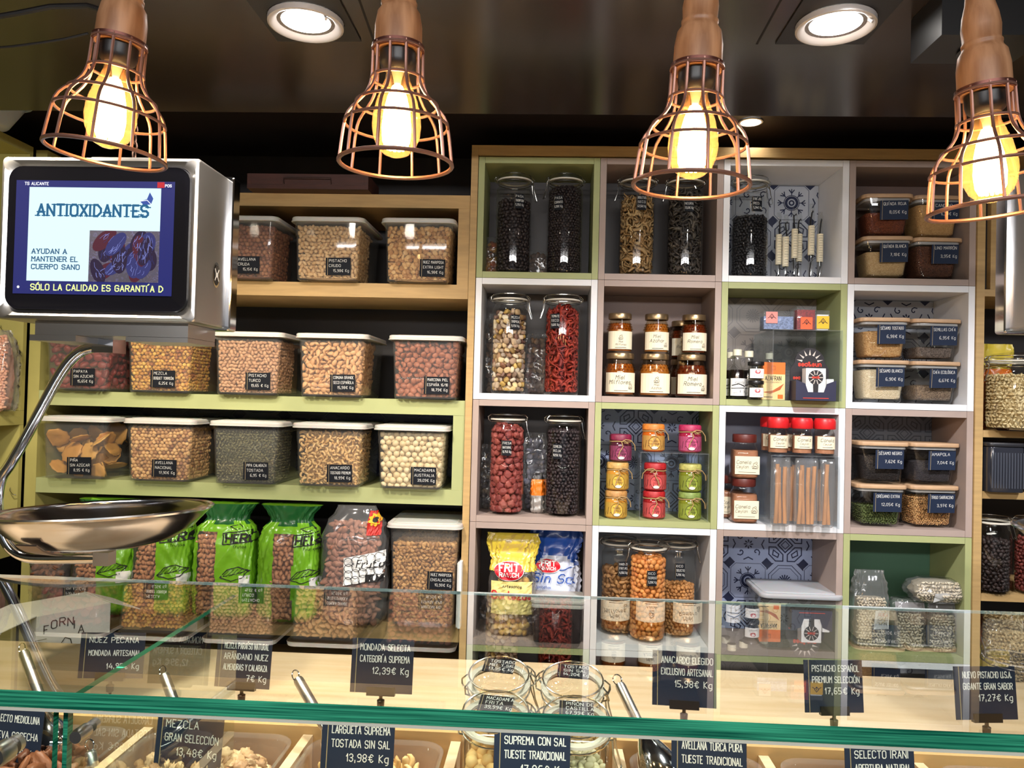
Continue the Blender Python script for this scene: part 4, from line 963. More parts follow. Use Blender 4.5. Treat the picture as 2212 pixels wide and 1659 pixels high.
b.build('box', [mat('carton_cream', (232, 200, 142), .6), mat('carton_orange', (222, 108, 34), .6), INK, mat('carton_rust', (178, 92, 44), .6)], t, smooth=False)
# salt display inside the riser
p = at(1755, 840, -.02); p.z = FL(1) + .0006
t = thing('display_carton', 'dark display carton with a round sunburst top and a white pack inside the acrylic box', 'display', p)
DB = mat('display_black', (26, 20, 26), .5); DR = mat('display_red', (196, 54, 34), .5); DN = mat('display_navy', (30, 30, 58), .5)
Rr = .043; hz = .135
b = MB(); pts = [(-.055, 0), (.055, 0), (.055, .092)] + [(Rr * math.cos(a), hz - Rr + .018 + Rr * math.sin(a)) for a in np.linspace(.0, PI, 19)] + [(-.055, .092)]
mp = flat(Matrix.Translation((0, .03, 0)))
b.loft([[mp(u, v, 0) for u, v in pts], [mp(u, v, .003) for u, v in pts]], 0)
zc = hz - Rr + .018
for k in range(7):
    a2 = PI * (k + .5) / 7; d = (math.cos(a2), math.sin(a2)); q = (-d[1], d[0])
    b.poly([(d[0] * .022 + q[0] * .003, zc + d[1] * .022 + q[1] * .003), (d[0] * .022 - q[0] * .003, zc + d[1] * .022 - q[1] * .003), (d[0] * .039, zc + d[1] * .039)], mp, .0036, 2)
b.text('sea&sun', 0, zc - .010, .012, mp, .0036, 1, align='c', wd=.0028, jit=0)
b.text('sea', -.037, .062, .009, mp, .0036, 1, align='c', wd=.0022, jit=0)
b.build('header_card', [DB, DR, mat('display_grey', (196, 186, 178), .6)], t, smooth=False)
b = MB(); front = [(-.056, 0), (.056, 0), (.056, .058), (.03, .048), (.022, .024), (-.022, .024), (-.03, .048), (-.056, .058)]
mp2 = flat(Matrix.Translation((0, -.028, 0))); b.loft([[mp2(u, v, 0) for u, v in front], [mp2(u, v, .0015) for u, v in front]], 0)
b.box(-.056, -.0545, -.0278, .0295, 0, .056); b.box(.0545, .056, -.0278, .0295, 0, .056); b.box(-.0544, .0544, -.0278, .0295, 0, .0015)
b.ribbon([(-.035, .007), (.035, .007)], .002, mp2, .002, 1)
b.build('tray', [DN, DR], t, smooth=False)
b = MB(); b.box(-.026, .029, -.022, .012, .0016, .092, 0); mp3 = flat(Matrix.Translation((.0015, -.0223, 0)))
b.poly([(.021 * math.cos(a), .066 + .021 * math.sin(a)) for a in np.linspace(0, 2 * PI, 25)[:-1]], mp3, 0, 1)
b.poly([(-.006, .0), (.006, .0), (.008, .05), (-.008, .05)], mp3, .0001, 1)
for k in range(10):
    a2 = 2 * PI * k / 10; b.ribbon([(.008 * math.cos(a2), .066 + .008 * math.sin(a2)), (.019 * math.cos(a2), .066 + .019 * math.sin(a2))], .0022, mp3, .0003, 2)
b.text('sea&', 0, .0635, .007, mp3, .0005, 3, align='c', wd=.0016, jit=0)
b.build('salt_pack', [PAPER, DB, mat('display_grey', (196, 186, 178), .6), DR], t, smooth=False)
b = MB(); b.box(.033, .052, -.02, .014, .0016, .062); b.build('leaflet_stack', PAPER, t, smooth=False)

# ------------------------------------------------------------------ jam jars with twine
TWINE = mat('jute_twine', (172, 142, 96), .9)
def jam_jar(label, x, Y, z, lidc, bodyc, labc, words, sd=1):
    p = at(x, 1060 if z < ztj else 950, Y); p.z = z
    t = thing('jam_jar', label, 'jar', p, 'small twine tied jam jars'); t.scale = (1.15, 1.15, 1.13); r = .0325 * .9; h = .074
    b = MB(); n = 6
    b.loft([[(q * r * math.cos(2 * PI * i / 24), q * r * math.sin(2 * PI * i / 24), zz) for i in range(24)] for q, zz in ((.85, 0), (.98, .003), (1, .006), (1, .044), (.92, .052), (.86, .054))], 0); b.build('jar_body', mat('jam_' + '_'.join(map(str, bodyc)), bodyc, .12, spec=.6, coat=.5), t)
    b = MB(); b.lathe([(0, .0545), (r * .9, .0545), (r * .98, .057), (r * .98, .068), (r * .9, .0715), (0, .0725)], 24); b.build('lid', mat('jamlid_' + '_'.join(map(str, lidc)), lidc, .5, vary=(120, .25)), t)
    b = MB(); mp = curved(r + .0005, z0=.005); W = r * 1.3; hl = .037
    for k in range(10): b.add([mp(-W + 2 * W * k / 10, 0), mp(-W + 2 * W * (k + 1) / 10, 0), mp(-W + 2 * W * (k + 1) / 10, hl), mp(-W + 2 * W * k / 10, hl)], [(0, 1, 2, 3)], 0)
    rr = random.Random(x)
    for k in range(9): b.ribbon([(-W + 2 * W * (k + .5) / 9, .002 + (k % 3) * .004), (-W + 2 * W * (k + .9) / 9, .012 + (k % 2) * .012)], .0012, mp, .0003, 1, sub=.004)
    b.poly([(.0155 * math.cos(a), .018 + .0172 * math.sin(a)) for a in np.linspace(0, 2 * PI, 21)[:-1]], mp, .0006, 1)
    b.poly([(.0142 * math.cos(a), .018 + .0158 * math.sin(a)) for a in np.linspace(0, 2 * PI, 21)[:-1]], mp, .001, 2)
    for i, s in enumerate(words): b.text(s, 0, .0215 - .0075 * i, .0042, mp, .0013, 1, align='c', jit=0, sub=.004)
    b.poly([(.008 * math.cos(a), .006 + .004 * math.sin(a)) for a in np.linspace(0, 2 * PI, 11)[:-1]], mp, .0013, 3)
    b.build('label', [mat('jamlabel_' + '_'.join(map(str, labc)), tuple(int(v * .8) for v in labc), .6), mat('jamink_' + '_'.join(map(str, bodyc)), tuple(int(v * .45) for v in bodyc), .7), mat('jamoval_' + '_'.join(map(str, labc)), labc, .6), mat('jam_pale_fruit', (236, 222, 206), .6)], t, smooth=False)
    b = MB(); tz = .053; q = r * .96
    b.tube([(q * math.cos(2 * PI * i / 20), q * math.sin(2 * PI * i / 20), tz + .0008 * math.sin(i)) for i in range(20)], .0014, 5, closed=True)
    b.tube([(0, -q - .001, tz), (sd * .01, -q - .006, tz + .006), (sd * .024, -q - .004, tz + .004), (sd * .034, -q + .004, tz - .008), (sd * .036, -q + .006, tz - .022)], .0013, 5)
    b.tube([(0, -q - .001, tz), (sd * .004, -q - .004, tz - .012), (-sd * .004, -r - .003, tz - .026), (-sd * .008, -r - .0025, tz - .040)], .0013, 5)
    b.tube([(0, -q - .001, tz), (sd * .008, -q - .007, tz + .002), (sd * .017, -q - .006, tz - .004), (sd * .006, -q - .004, tz - .003)], .0012, 5)
    b.build('twine', TWINE, t)
z0 = FL(2) + .0006
PURP, ORAN, PINK, YEL, RED, GRN = (70, 20, 40), (190, 92, 26), (150, 30, 62), (186, 130, 50), (140, 24, 30), (112, 120, 34)
jam_jar('orange jam jar tied with twine standing on the acrylic box', 1411, .045, ztj + .0004, (206, 122, 48), ORAN, (226, 170, 84), ['CALABAZA', 'NARANJA'])
jam_jar('pink jam jar tied with twine standing on the acrylic box', 1490, .045, ztj + .0004, (170, 40, 84), PINK, (206, 84, 130), ['ARANDANO', 'ROSA'])
jam_jar('purple jam jar on top of the yellow ones', 1338, .055, z0 + .1654, (120, 26, 60), PURP, (152, 60, 100), ['CEBOLLA', 'MORADA'])
jam_jar('golden pineapple jam jar, middle of the left stack', 1333, .04, z0 + .0827, (190, 150, 84), YEL, (226, 178, 70), ['MANGO', 'PIÑA'])
jam_jar('golden pineapple jam jar, bottom of the left stack', 1331, .04, z0, (176, 130, 74), YEL, (226, 178, 70), ['MANGO', 'PIÑA'])
jam_jar('red jam jar, upper of the red pair in the acrylic box', 1414, .055, z0 + .0827, (168, 30, 36), RED, (220, 84, 84), ['FRESA', 'ROJA'], sd=-1)
jam_jar('red jam jar, lower of the red pair in the acrylic box', 1413, .055, z0, (168, 30, 36), RED, (220, 84, 84), ['FRESA', 'ROJA'])
jam_jar('green jam jar, upper of the green pair in the acrylic box', 1490, .055, z0 + .0827, (172, 168, 92), GRN, (150, 166, 56), ['MANZANA', 'VERDE'])
jam_jar('green jam jar, lower of the green pair in the acrylic box', 1490, .055, z0, (120, 140, 70), GRN, (150, 166, 56), ['MANZANA', 'VERDE'])

# ------------------------------------------------------------------ cinnamon
CINP = mat('cinnamon_powder', (170, 116, 86), .8, vary=(60, .1))
def cinnamon_jar(label, x, z, Y, w=.075):
    p = at(x, 1060, Y); p.z = z
    t = thing('cinnamon_jar', label, 'jar', p, 'brown capped cinnamon jars'); h = .128
    def body(ins): return [[(xx, yy, zz) for xx, yy in rrect(q * w - 2 * ins, q * w - 2 * ins, .016 * q, 4)] for q, zz in ((.9, 0 + ins), (1, .006 + ins * .5), (1, .07), (.97, .082), (.74, .096), (.72, .104 - ins * .2))]
    b = MB(); s = body(0) + body(.002)[::-1]; b.loft(s, 0); b.build('plastic_body', GLASS, t)
    b = MB(); b.loft(body(.0026)[:4], 0); b.build('cinnamon_powder', CINP, t)
    b = MB(); b.lathe([(0, .105), (.0335, .105), (.0345, .107), (.0345, .125), (.033, h), (0, h)], 28); b.build('cap', mat('brown_cap', (92, 34, 28), .45), t)
    b = MB(); mp = flat(Matrix.Translation((0, -w / 2 - .0003, .014))); W = w * .47; hl = .052
    b.poly([(-W, 0), (W, 0), (W, hl), (-W, hl)], mp, 0, 0)
    b.text('Canela', -W + .004, hl * .58, .0095, mp, .0003, 1, slant=.2, wd=.001); b.text('Ceylan', -W + .004, hl * .34, .008, mp, .0003, 1, slant=.2, wd=.0008)
    sketch(b, W - .013, hl * .35, .018, mp, n=.0003); b.ribbon([(-W * .7, .006), (W * .7, .006)], .001, mp, .0003, 1); b.build('label', [CREAM, INK], t, smooth=False)
cinnamon_jar('brown capped cinnamon jar on top of another at the left of its cubby', 1606, z0 + .1284, .035)
cinnamon_jar('brown capped cinnamon jar under another at the left of its cubby', 1606, z0, .035)
cinnamon_jar('brown capped cinnamon jar half hidden at the back left of its cubby', 1577, z0, .12)
for i, (x, Y, lab) in enumerate(((1680, -.018, 'red capped cinnamon shaker, front left on the acrylic box'), (1732, -.018, 'red capped cinnamon shaker, front middle on the acrylic box'), (1781, -.018, 'red capped cinnamon shaker, front right on the acrylic box'), (1664, .062, 'red capped cinnamon shaker at the back left on the acrylic box'), (1716, .062, 'red capped cinnamon shaker at the back, between the front left and middle ones'))):
    p = at(x, 950, Y); p.z = ztc + .0005
    t = thing('spice_shaker', lab, 'shaker', p, 'red capped cinnamon shakers'); r = .0285; h = .105
    b = MB(); b.lathe([(0, 0), (r * .92, 0), (r, .004), (r, .062), (r * .9, .070), (r * .86, .074), (r * .8, .074), (r - .002, .061), (r - .002, .005), (0, .003)], 20); b.build('glass_body', GLASS, t)
    b = MB(); b.lathe([(0, .0036), (r - .0026, .0056), (r - .0026, .054), (0, .055)], 20); b.build('cinnamon_powder', CINP, t)
    b = MB(); b.loft([[(rr * (1 + .02 * (j % 2)) * math.cos(2 * PI * j / 40), rr * (1 + .02 * (j % 2)) * math.sin(2 * PI * j / 40), zz) for j in range(40)] for rr, zz in ((r * 1.0, .0745), (r * 1.04, .076), (r * 1.04, .095), (r * .98, .101), (r * .9, h))], 0); b.build('cap', mat('red_cap', (206, 30, 36), .4), t)
    b = MB(); mp = curved(r + .0004, z0=.018)
    for k in range(8): b.add([mp(-.030 + .0075 * k, 0), mp(-.0225 + .0075 * k, 0), mp(-.0225 + .0075 * k, .036), mp(-.030 + .0075 * k, .036)], [(0, 1, 2, 3)], 0)
    b.text('Canela', -.001, .021, .0088, mp, .0005, 1, slant=.2, align='c', sub=.003); b.text('Ceylan', -.001, .0115, .0055, mp, .0005, 1, slant=.2, align='c', sub=.003); b.ribbon([(-.014, .005), (.014, .005)], .001, mp, .0005, 1, sub=.003)
    b.build('label', [CREAM, INK], t, smooth=False)
CST = mat('cinnamon_bark', (188, 130, 74), .75, vary=(30, .2, (3, 3, .5)))
for i, (x, n, Y, lab) in enumerate(((1686, 3, -.03, 'left clear pack of cinnamon sticks in the acrylic box'), (1741, 4, -.03, 'middle clear pack of cinnamon sticks in the acrylic box'), (1786, 2, -.03, 'right clear pack of cinnamon sticks in the acrylic box'), (1714, 4, .02, 'clear pack of cinnamon sticks behind the left and middle packs'), (1765, 4, .04, 'clear pack of cinnamon sticks behind the middle and right packs'))):
    p = at(x, 1060, Y); p.z = z0 + .0004
    t = thing('cinnamon_pack', lab, 'pack', p, 'clear packs of cinnamon sticks'); rr = random.Random(i)
    for k in range(n):
        b = MB(); x0 = (k - (n - 1) / 2) * .0125; L = rr.uniform(.15, .172); lean = rr.uniform(-.008, .008); r = .0058
        sec = []
        for q in np.linspace(0, 1, 6):
            cc = Vector((x0 + lean * q + .001 * math.sin(5 * q + k), .004 * (k % 2), .008 + q * L)); ring = []
            for a in np.linspace(-PI / 2 + .3, 3 * PI / 2 - .3, 12): ring.append(cc + Vector((r * math.cos(a), -r * math.sin(a) * .8, 0)))
            for a in np.linspace(3 * PI / 2 - .3, -PI / 2 + .3, 12): ring.append(cc + Vector((r * .62 * math.cos(a), -r * .62 * math.sin(a) * .8, 0)))
            sec.append(ring)
        b.loft(sec, 0); b.build('cinnamon_stick', CST, t)
    w = n * .0125 + .018
    b = MB(); secs = []
    for q, ww in ((0, .7), (.03, 1.0), (.3, 1.05), (.6, 1.0), (.93, 1.0), (1.0, .95)):
        secs.append([(xx * (1 + .05 * math.sin(9 * q + 7 * xx / w)), yy * (.35 if q in (0, 1.0) else 1) + .0015 * math.sin(40 * xx + 20 * q), q * .195) for xx, yy in rrect(w * ww, .024, .01, 6)])
    b.loft(secs, 0); b.build('film', BAGF, t)
# ------------------------------------------------------------------ soft bags
def sgp(c, p): return math.copysign(abs(c) ** p, c)
class Bag:
    """upright filled bag: superellipse section that changes with height; wrinkles included"""
    def __init__(s, w, d, h, prof, p=.6, wr=.003, seed=1, wf=(9, 40)):
        s.w, s.d, s.h, s.prof, s.p, s.wr = w, d, h, prof, p, wr
        r = random.Random(seed); s.ph = [(r.uniform(.6, 1.4) * wf[0], r.uniform(.6, 1.4) * wf[1], r.uniform(0, 6)) for _ in range(5)]
    def size(s, t):
        for (t0, a0, b0), (t1, a1, b1) in zip(s.prof, s.prof[1:]):
            if t <= t1: k = (t - t0) / (t1 - t0 + 1e-9); k = k * k * (3 - 2 * k); return a0 + (a1 - a0) * k, b0 + (b1 - b0) * k
        return s.prof[-1][1:]
    def wrk(s, th, t): return s.wr * sum(math.sin(a * th + b * t * s.h / .3 + c) * math.sin(.5 * b * t + a * .7 * th * c) for a, b, c in s.ph) / 2.2
    def pt(s, th, t, n=0.0):
        a, b_ = s.size(t); q = s.wrk(th, t) + n
        x = a * s.w / 2 * sgp(math.cos(th), s.p); y = b_ * s.d / 2 * sgp(math.sin(th), s.p)
        k = Vector((math.cos(th), math.sin(th), 0)); return Vector((x, y, t * s.h)) + k * q
    def surf(s, u, v, n=0.0):
        t = min(max(v / s.h, 0), 1); a, b_ = s.size(t); c = max(-1, min(1, u / (a * s.w / 2))); cc = sgp(c, 1 / s.p)
        th = -math.acos(max(-1, min(1, cc))); return s.pt(th, t, n + .0012)
    def shell(s, b, nu=48, nv=30, matf=None, t0=0.0, t1=1.0):
        o = len(b.v)
        for j in range(nv + 1):
            t = t0 + (t1 - t0) * j / nv
            for i in range(nu): b.v.append(tuple(s.pt(2 * PI * i / nu - PI, t)))
        for j in range(nv):
            for i in range(nu):
                k = (i + 1) % nu; b.f.append((o + j * nu + i, o + j * nu + k, o + (j + 1) * nu + k, o + (j + 1) * nu + i))
                b.m.append(matf(2 * PI * (i + .5) / nu - PI, t0 + (t1 - t0) * (j + .5) / nv) if matf else 0)
        b.f.append(tuple(o + i for i in range(nu - 1, -1, -1))); b.m.append(0)
        b.f.append(tuple(o + nv * nu + i for i in range(nu))); b.m.append(0)
    def fillpos(s, size, t1, u0=None, u1=None, inset=.5):
        P = []; z = size * .5; k = 0
        while z < t1 * s.h:
            t = z / s.h; a, _ = s.size(t); L = a * s.w / 2 - size * .3
            x = (u0 if u0 is not None else -L) + size * .5 * (k % 2)
            while x < (u1 if u1 is not None else L):
                if abs(x) < L:
                    p = s.surf(x + RNG.uniform(-.15, .15) * size, z + RNG.uniform(-.15, .15) * size, -size * inset - .002); P.append(tuple(p))
                    p = s.surf(x * .97, z, -size * (inset + .5)); P.append(tuple(p))
                x += size * .92
            z += size * .78; k += 1
        return np.array(P)
PILLOW = [(0, .80, .7), (.06, .97, .95), (.3, 1.0, 1.0), (.72, .97, .95), (.86, .86, .72), (.95, .62, .35), (1.0, .55, .25)]
GATHER = [(0, .80, .7), (.06, .97, .95), (.3, 1.0, 1.0), (.66, .98, .95), (.78, .90, .78), (.87, .64, .42), (.94, .78, .46), (1.0, 1.0, .5)]
HGR = mat('lime_film', (122, 184, 44), .22, spec=.6, coat=.3); HGD = mat('dark_green_film', (34, 92, 46), .25, spec=.5)
WINF = glass('bag_window_film', (246, 240, 232), 1.5, .15, film=.05, boost=1.5)
def green_bag(x, label, win, logo, seed, Y=.0, txt='HERO', rz=0):
    p = at(x, 1240, Y); p.z = .9305
    t = thing('nut_bag', label, 'bag', p, 'lime green nut bags on the bottom left shelf', rz=rz)
    bg = Bag(.179, .126, .336, GATHER, .62, .0042, seed)
    b = MB()
    def mf(th, tt):
        u = bg.size(tt)[0] * bg.w / 2 * sgp(math.cos(th), bg.p)
        if th < 0 and win[0] < u < win[1] and .02 < tt < .77: return 1
        return 2 if tt > .845 + .02 * math.sin(5 * th) else 0
    bg.shell(b, 120, 34, mf)
    s = bg.surf; L = logo
    b.ribbon([(L - .036, .222), (L - .036, .254), (L + .036, .262), (L + .036, .230)], .0028, s, .002, 3, closed=True, sub=.006)
    b.text(txt, L - .028, .229, .022, s, .0022, 3, wd=.0048, sub=.006, jit=0, sp=1.05)
    b.text('frutos', L - .006, .212, .008, s, .002, 3, wd=.001, sub=.006)
    leaf = [(L - .04, .128), (L - .02, .15), (L + .01, .158), (L + .036, .146), (L + .02, .126), (L - .008, .118)]
    b.ribbon(leaf, .0024, s, .0018, 3, closed=True, sub=.006)
    for k in range(5): b.ribbon([(L - .032 + k * .012, .130 + .002 * k), (L - .012 + k * .011, .152 - abs(k - 2) * .001)], .0014, s, .0018, 3, sub=.006)
    b.ribbon([(L - .04, .128), (L + .036, .146)], .0018, s, 0, 3, sub=.006)
    b.ribbon([(L - .02, .272), (L + .005, .278), (L + .016, .27), (L + .0, .264), (L - .02, .272)], .002, s, 0, 3, sub=.006)
    b.patch(s, L + .012, L + .04, .100, .132, .0012, 4, 6, 6)
    b.build('film', [HGR, WINF, HGD, INK, PAPER], t, angle=70)
    o = heap('nuts', 'bean', bg.fillpos(.0175, .79, win[0] - .008, win[1] + .008, .55), .0165, nut('bag_peanut_skin', [(176, 124, 92), (206, 156, 118), (190, 138, 104)], .5), t)
    o['kind'] = 'stuff'
    b = MB(); secs = []
    for tt in np.linspace(.01, .80, 12): secs.append([bg.pt(2 * PI * i / 32 - PI, tt, -.022) for i in range(32)])
    b.loft(secs, 0); b.build('filling', mat('bag_filling', (150, 104, 78), .8), t)
green_bag(233, 'lime green nut bag with a clear stripe, first from the left, under the scale pan', (-.09, -.005), .045, 3)
green_bag(357, 'lime green nut bag with a clear stripe, second from the left', (-.078, -.002), .048, 4)
green_bag(489, 'lime green nut bag with a clear stripe, third from the left', (-.07, -.012), .042, 5, rz=.08)
green_bag(627, 'lime green nut bag with a clear stripe, fourth from the left beside the brown almonds', (-.035, .025), .06, 6)

def clear_bag(name, label, cat, loc, w, d, h, kind, size, cols, fillt, group=None, seed=1, prof=PILLOW, rz=0.0, wr=.004, film=None, tilt=None, cname='contents'):
    t = thing(name, label, cat, loc, group, rz=rz, tilt=tilt)
    bg = Bag(w, d, h, prof, .65, wr, seed); b = MB(); bg.shell(b, 60, 26); b.build('film', film or BAGF, t, angle=70)
    o = heap(cname, kind, bg.fillpos(size, fillt, inset=.6), size, nut(cname + '_' + str(seed), cols, .6), t); o['kind'] = 'stuff'
    b = MB(); secs = [[bg.pt(2 * PI * i / 28 - PI, tt, -size * 1.35 - .002) for i in range(28)] for tt in np.linspace(.02, fillt - .02, 8)]
    b.loft(secs, 0); b.build('filling', mat('filling_' + str(seed), tuple(int(v * .75) for v in cols[0]), .85), t)
    return t, bg
p = at(768, 1220, .0); p.z = .9305
t, bg = clear_bag('nut_bag', 'clear bag of brown almonds with a patterned paper label', 'bag', p, .2, .13, .34, 'almond', .021, [(150, 100, 80), (176, 124, 100), (162, 110, 88)], .86, seed=21, cname='almonds')
b = MB(); s = bg.surf
X0, X1, Z0, Z1 = -.018, .094, .118, .222
b.patch(s, X0, X1, Z0, Z1 - .025, .0012, 0, 14, 12, skew=.022)
for i in range(5):
    for j in range(4):
        cx, cz = X0 + .014 + i * .0205, Z0 + .012 + j * .0185 + i * .004
        if i >= 3 and j < 1: continue
        b.ribbon([(cx + .0125 * math.cos(q), cz + .0125 * math.sin(q)) for q in np.linspace(0, 2 * PI, 13)[:-1]], .0013, s, .0024, 1, closed=True)
b.patch(s, X1 - .05, X1 - .002, Z0 + .012, Z0 + .034, .0026, 1, 8, 4)
b.patch(s, X0 + .03, X1 - .004, Z0 + .052, Z0 + .078, .003, 0, 10, 4, skew=.006)
b.text('Frutos', X0 + .036, Z0 + .054, .02, s, .0036, 1, wd=.003, slant=.2, sub=.006)
b.build('paper_label', [PAPER, INK], t, smooth=False)
b = MB()
b.patch(s, .042, .08, .262, .328, .001, 0, 8, 8)
b.poly([(.06 + .016 * math.cos(q) * (1 + .2 * math.cos(9 * q)), .305 + .016 * math.sin(q) * (1 + .2 * math.cos(9 * q))) for q in np.linspace(0, 2 * PI, 37)[:-1]], s, .003, 1)
b.poly([(.06 + .007 * math.cos(q), .305 + .007 * math.sin(q)) for q in np.linspace(0, 2 * PI, 15)[:-1]], s, .0036, 2)
b.build('sunflower_print', [mat('print_red', (176, 36, 28), .5), mat('print_yellow', (226, 172, 40), .5), INK], t, smooth=False)
p = at(122, 1215, .02); p.z = .9305
clear_bag('nut_bag', 'clear bag of dark broken nuts at the far left of the bottom shelf', 'bag', p, .125, .12, .25, 'walnut', .022, [(110, 66, 40), (146, 94, 58), (86, 50, 32)], .9, seed=22, cname='dark_nuts')
p = at(1001, 1290, .01); p.z = .9305
b = MB(); b.box(-.004, .004, -.05, .06, 0, .19); b.box(-.010, -.005, -.04, .06, 0, .185); o = b.build('folded_bag', PAPER, smooth=False); o.location = p - Vector((.006, 0, 0)); tag(o, 'folded paper bags standing between the tall bin and the oak trim', 'paper bag')

# ------------------------------------------------------------------ snack bags of the bottom left cubby
def oval_logo(b, s, u, v, a, c, m_red, m_white, l1, l2, n=.001):
    b.disc(s, u, v, a * 1.06, c * 1.08, n, m_white)
    b.disc(s, u, v, a, c, n + .0008, m_red)
    b.text(l1, u, v + c * .02, c * .72, s, n + .0018, m_white, wd=c * .17, align='c', jit=0, sub=.006)
    b.text(l2, u, v - c * .58, c * .42, s, n + .0018, m_white, wd=c * .1, align='c', jit=0, sub=.006)
RLOGO = mat('logo_red', (206, 24, 44), .4)
CRUMP = [(0, .75, .6), (.06, .95, .9), (.3, 1.0, 1.0), (.62, .92, .9), (.74, .80, .6), (.82, .95, .30), (.92, 1.05, .38), (1.0, .95, .2)]
p = at(1107, 1260, .06); p.z = FL(3) + .0006
t, bg = clear_bag('snack_bag', 'yellow bag of crisps with a red oval logo', 'bag', p, .148, .1, .298, 'corn', .024, [(206, 176, 84), (190, 150, 70), (222, 196, 112), (168, 110, 70)], .6, seed=31, prof=CRUMP, wr=.004, film=WINF, cname='crisps')
YF = mat('yellow_film', (214, 190, 66), .3, spec=.5, coat=.2)
b = MB(); bb = Bag(.151, .104, .302, CRUMP, .65, .006, 33, (7, 46))
bb.shell(b, 64, 16, None, .64, .995); b.build('yellow_top', YF, t, angle=75)
b = MB(); s = bg.surf
b.patch(s, -.058, .058, .07, .165, .002, 0, 14, 12)
b.text('Artesanas', .0, .147, .008, s, .003, 2, wd=.0012, slant=.2, align='c', sub=.006)
b.text('Cortezas', 0, .116, .022, s, .006, 1, wd=.0036, align='c', sub=.006, jit=0, sp=.8)
oval_logo(b, s, -.008, .195, .04, .026, 1, 3, 'FRIT', 'RAVICH', .004)
b.build('printed_label', [mat('label_butter', (238, 220, 138), .5), RLOGO, INK, PAPER], t, smooth=False)
p = at(1200, 1240, .128); p.z = FL(3) + .0006
t = thing('snack_bag', 'blue and white bag with a red oval logo, right of the yellow bag', 'bag', p, tilt=(-.03, .0, -.06))
bg = Bag(.158, .07, .306, CRUMP, .65, .005, 35, (6, 38)); b = MB()
bg.shell(b, 64, 34, lambda th, tt: 1 if tt > .70 + .05 * math.sin(3 * th) else 0)
s = bg.surf
b.ribbon([(-.06, .20), (-.02, .178), (.03, .186), (.06, .2)], .003, s, .001, 1, sub=.006)
oval_logo(b, s, -.020, .195, .035, .02, 2, 3, 'FRIT', 'RAVICH', .003)
b.text('Sin Sal', -.004, .146, .026, s, .005, 1, wd=.0034, slant=.25, align='c', sub=.006)
b.text('patatas', -.03, .128, .007, s, .005, 1, wd=.001, align='c', sub=.006)
b.build('film', [mat('white_blue_film', (206, 214, 234), .3, coat=.2), mat('blue_film', (40, 86, 176), .28, coat=.3), RLOGO, PAPER], t, angle=70)
p = at(1204, 1330, .035); p.z = FL(3) + .0006
t = thing('storage_bin', 'small dark bin with a white lid in front of the blue snack bag', 'bin', p)
b = MB(); b.rbox(.14, .1, 0, .112, .012, .003, tw=.150, td=.108); b.build('bin_body', mat('dark_brown_plastic', (44, 35, 35), .25, vary=(30, .4)), t)
b = MB(); b.rbox(.160, .118, .1124, .124, .016, .003); b.rbox(.154, .112, .1, .1122, .014, .001); b.build('lid', LIDP, t)
# background bags behind jars
for i, (x, y, Y, r, w, h, cols, film, lab) in enumerate(((1062, 540, .145, 0, .07, .13, [(190, 90, 30), (210, 150, 40), (60, 40, 30)], None, 'small orange and yellow snack bag behind the left raisin jar'),
        (1160, 560, .15, 0, .09, .09, [(80, 60, 50), (110, 84, 66)], None, 'small brown bag between the two raisin jars'),
        (1075, 740, .152, 1, .1, .25, [(120, 96, 80), (150, 126, 104), (92, 66, 56)], None, 'stacked clear fruit bags behind the tropical mix jar'),
        (1160, 740, .152, 1, .1, .19, [(150, 124, 100), (112, 84, 68), (90, 48, 44)], None, 'clear fruit bag seen between the tropical mix and tomato jars'),
        (1060, 1040, .152, 2, .09, .2, [(60, 62, 78), (96, 84, 70)], None, 'grey bag behind the strawberry jar at the cubby side'),
        (1158, 1000, .152, 2, .095, .24, [(96, 98, 118), (128, 126, 140)], None, 'silver grey bag standing between the strawberry and cherry jars'))):
    p = at(x, y, Y); p.z = FL(r) + .0006
    clear_bag('fruit_bag', lab, 'bag', p, w, .05, h, 'chunk', .02, cols, .9, seed=41 + i, wr=.006, cname='dried_fruit')
p = at(1161, 1085, .085); p.z = FL(2) + .0006
t = thing('candy_bag', 'small orange bag with a clear lower half between the dark jars', 'bag', p)
bg = Bag(.040, .042, .12, PILLOW, .65, .004, 51); b = MB(); bg.shell(b, 40, 20, lambda th, tt: 1 if .45 < tt < .84 else (2 if tt >= .84 else 0))
b.build('film', [mat('silver_film', (168, 164, 160), .3, .5), mat('orange_film', (226, 116, 30), .3), mat('black_film', (32, 30, 32), .4)], t, angle=70)

# milky lid tub
p = at(1712, 1290, .085); p.z = FL(3) + .0006; hl = at(1716, 1288, -.03).z - p.z
t = thing('storage_bin', 'low clear tub with a large milky lid in front of the tiles', 'bin', p + Vector((0, .0, 0)))
b = MB(); b.loft([[(x, y, z) for x, y in rrect(W, Dd, .02, 4)] for W, Dd, z in ((.21, .16, 0), (.218, .17, .004), (.228, .18, hl - .015), (.224, .177, hl - .015), (.212, .165, .006))], 0); b.build('bin_body', PLASTIC, t)
b = MB(); b.rbox(.240, .192, hl - .0146, hl, .026, .004, n=6); b.rbox(.22, .165, hl - .002, hl + .003, .022, .002, n=6); b.build('lid', mat('grey_milky_lid', (176, 178, 182), .4, trans=.3), t)

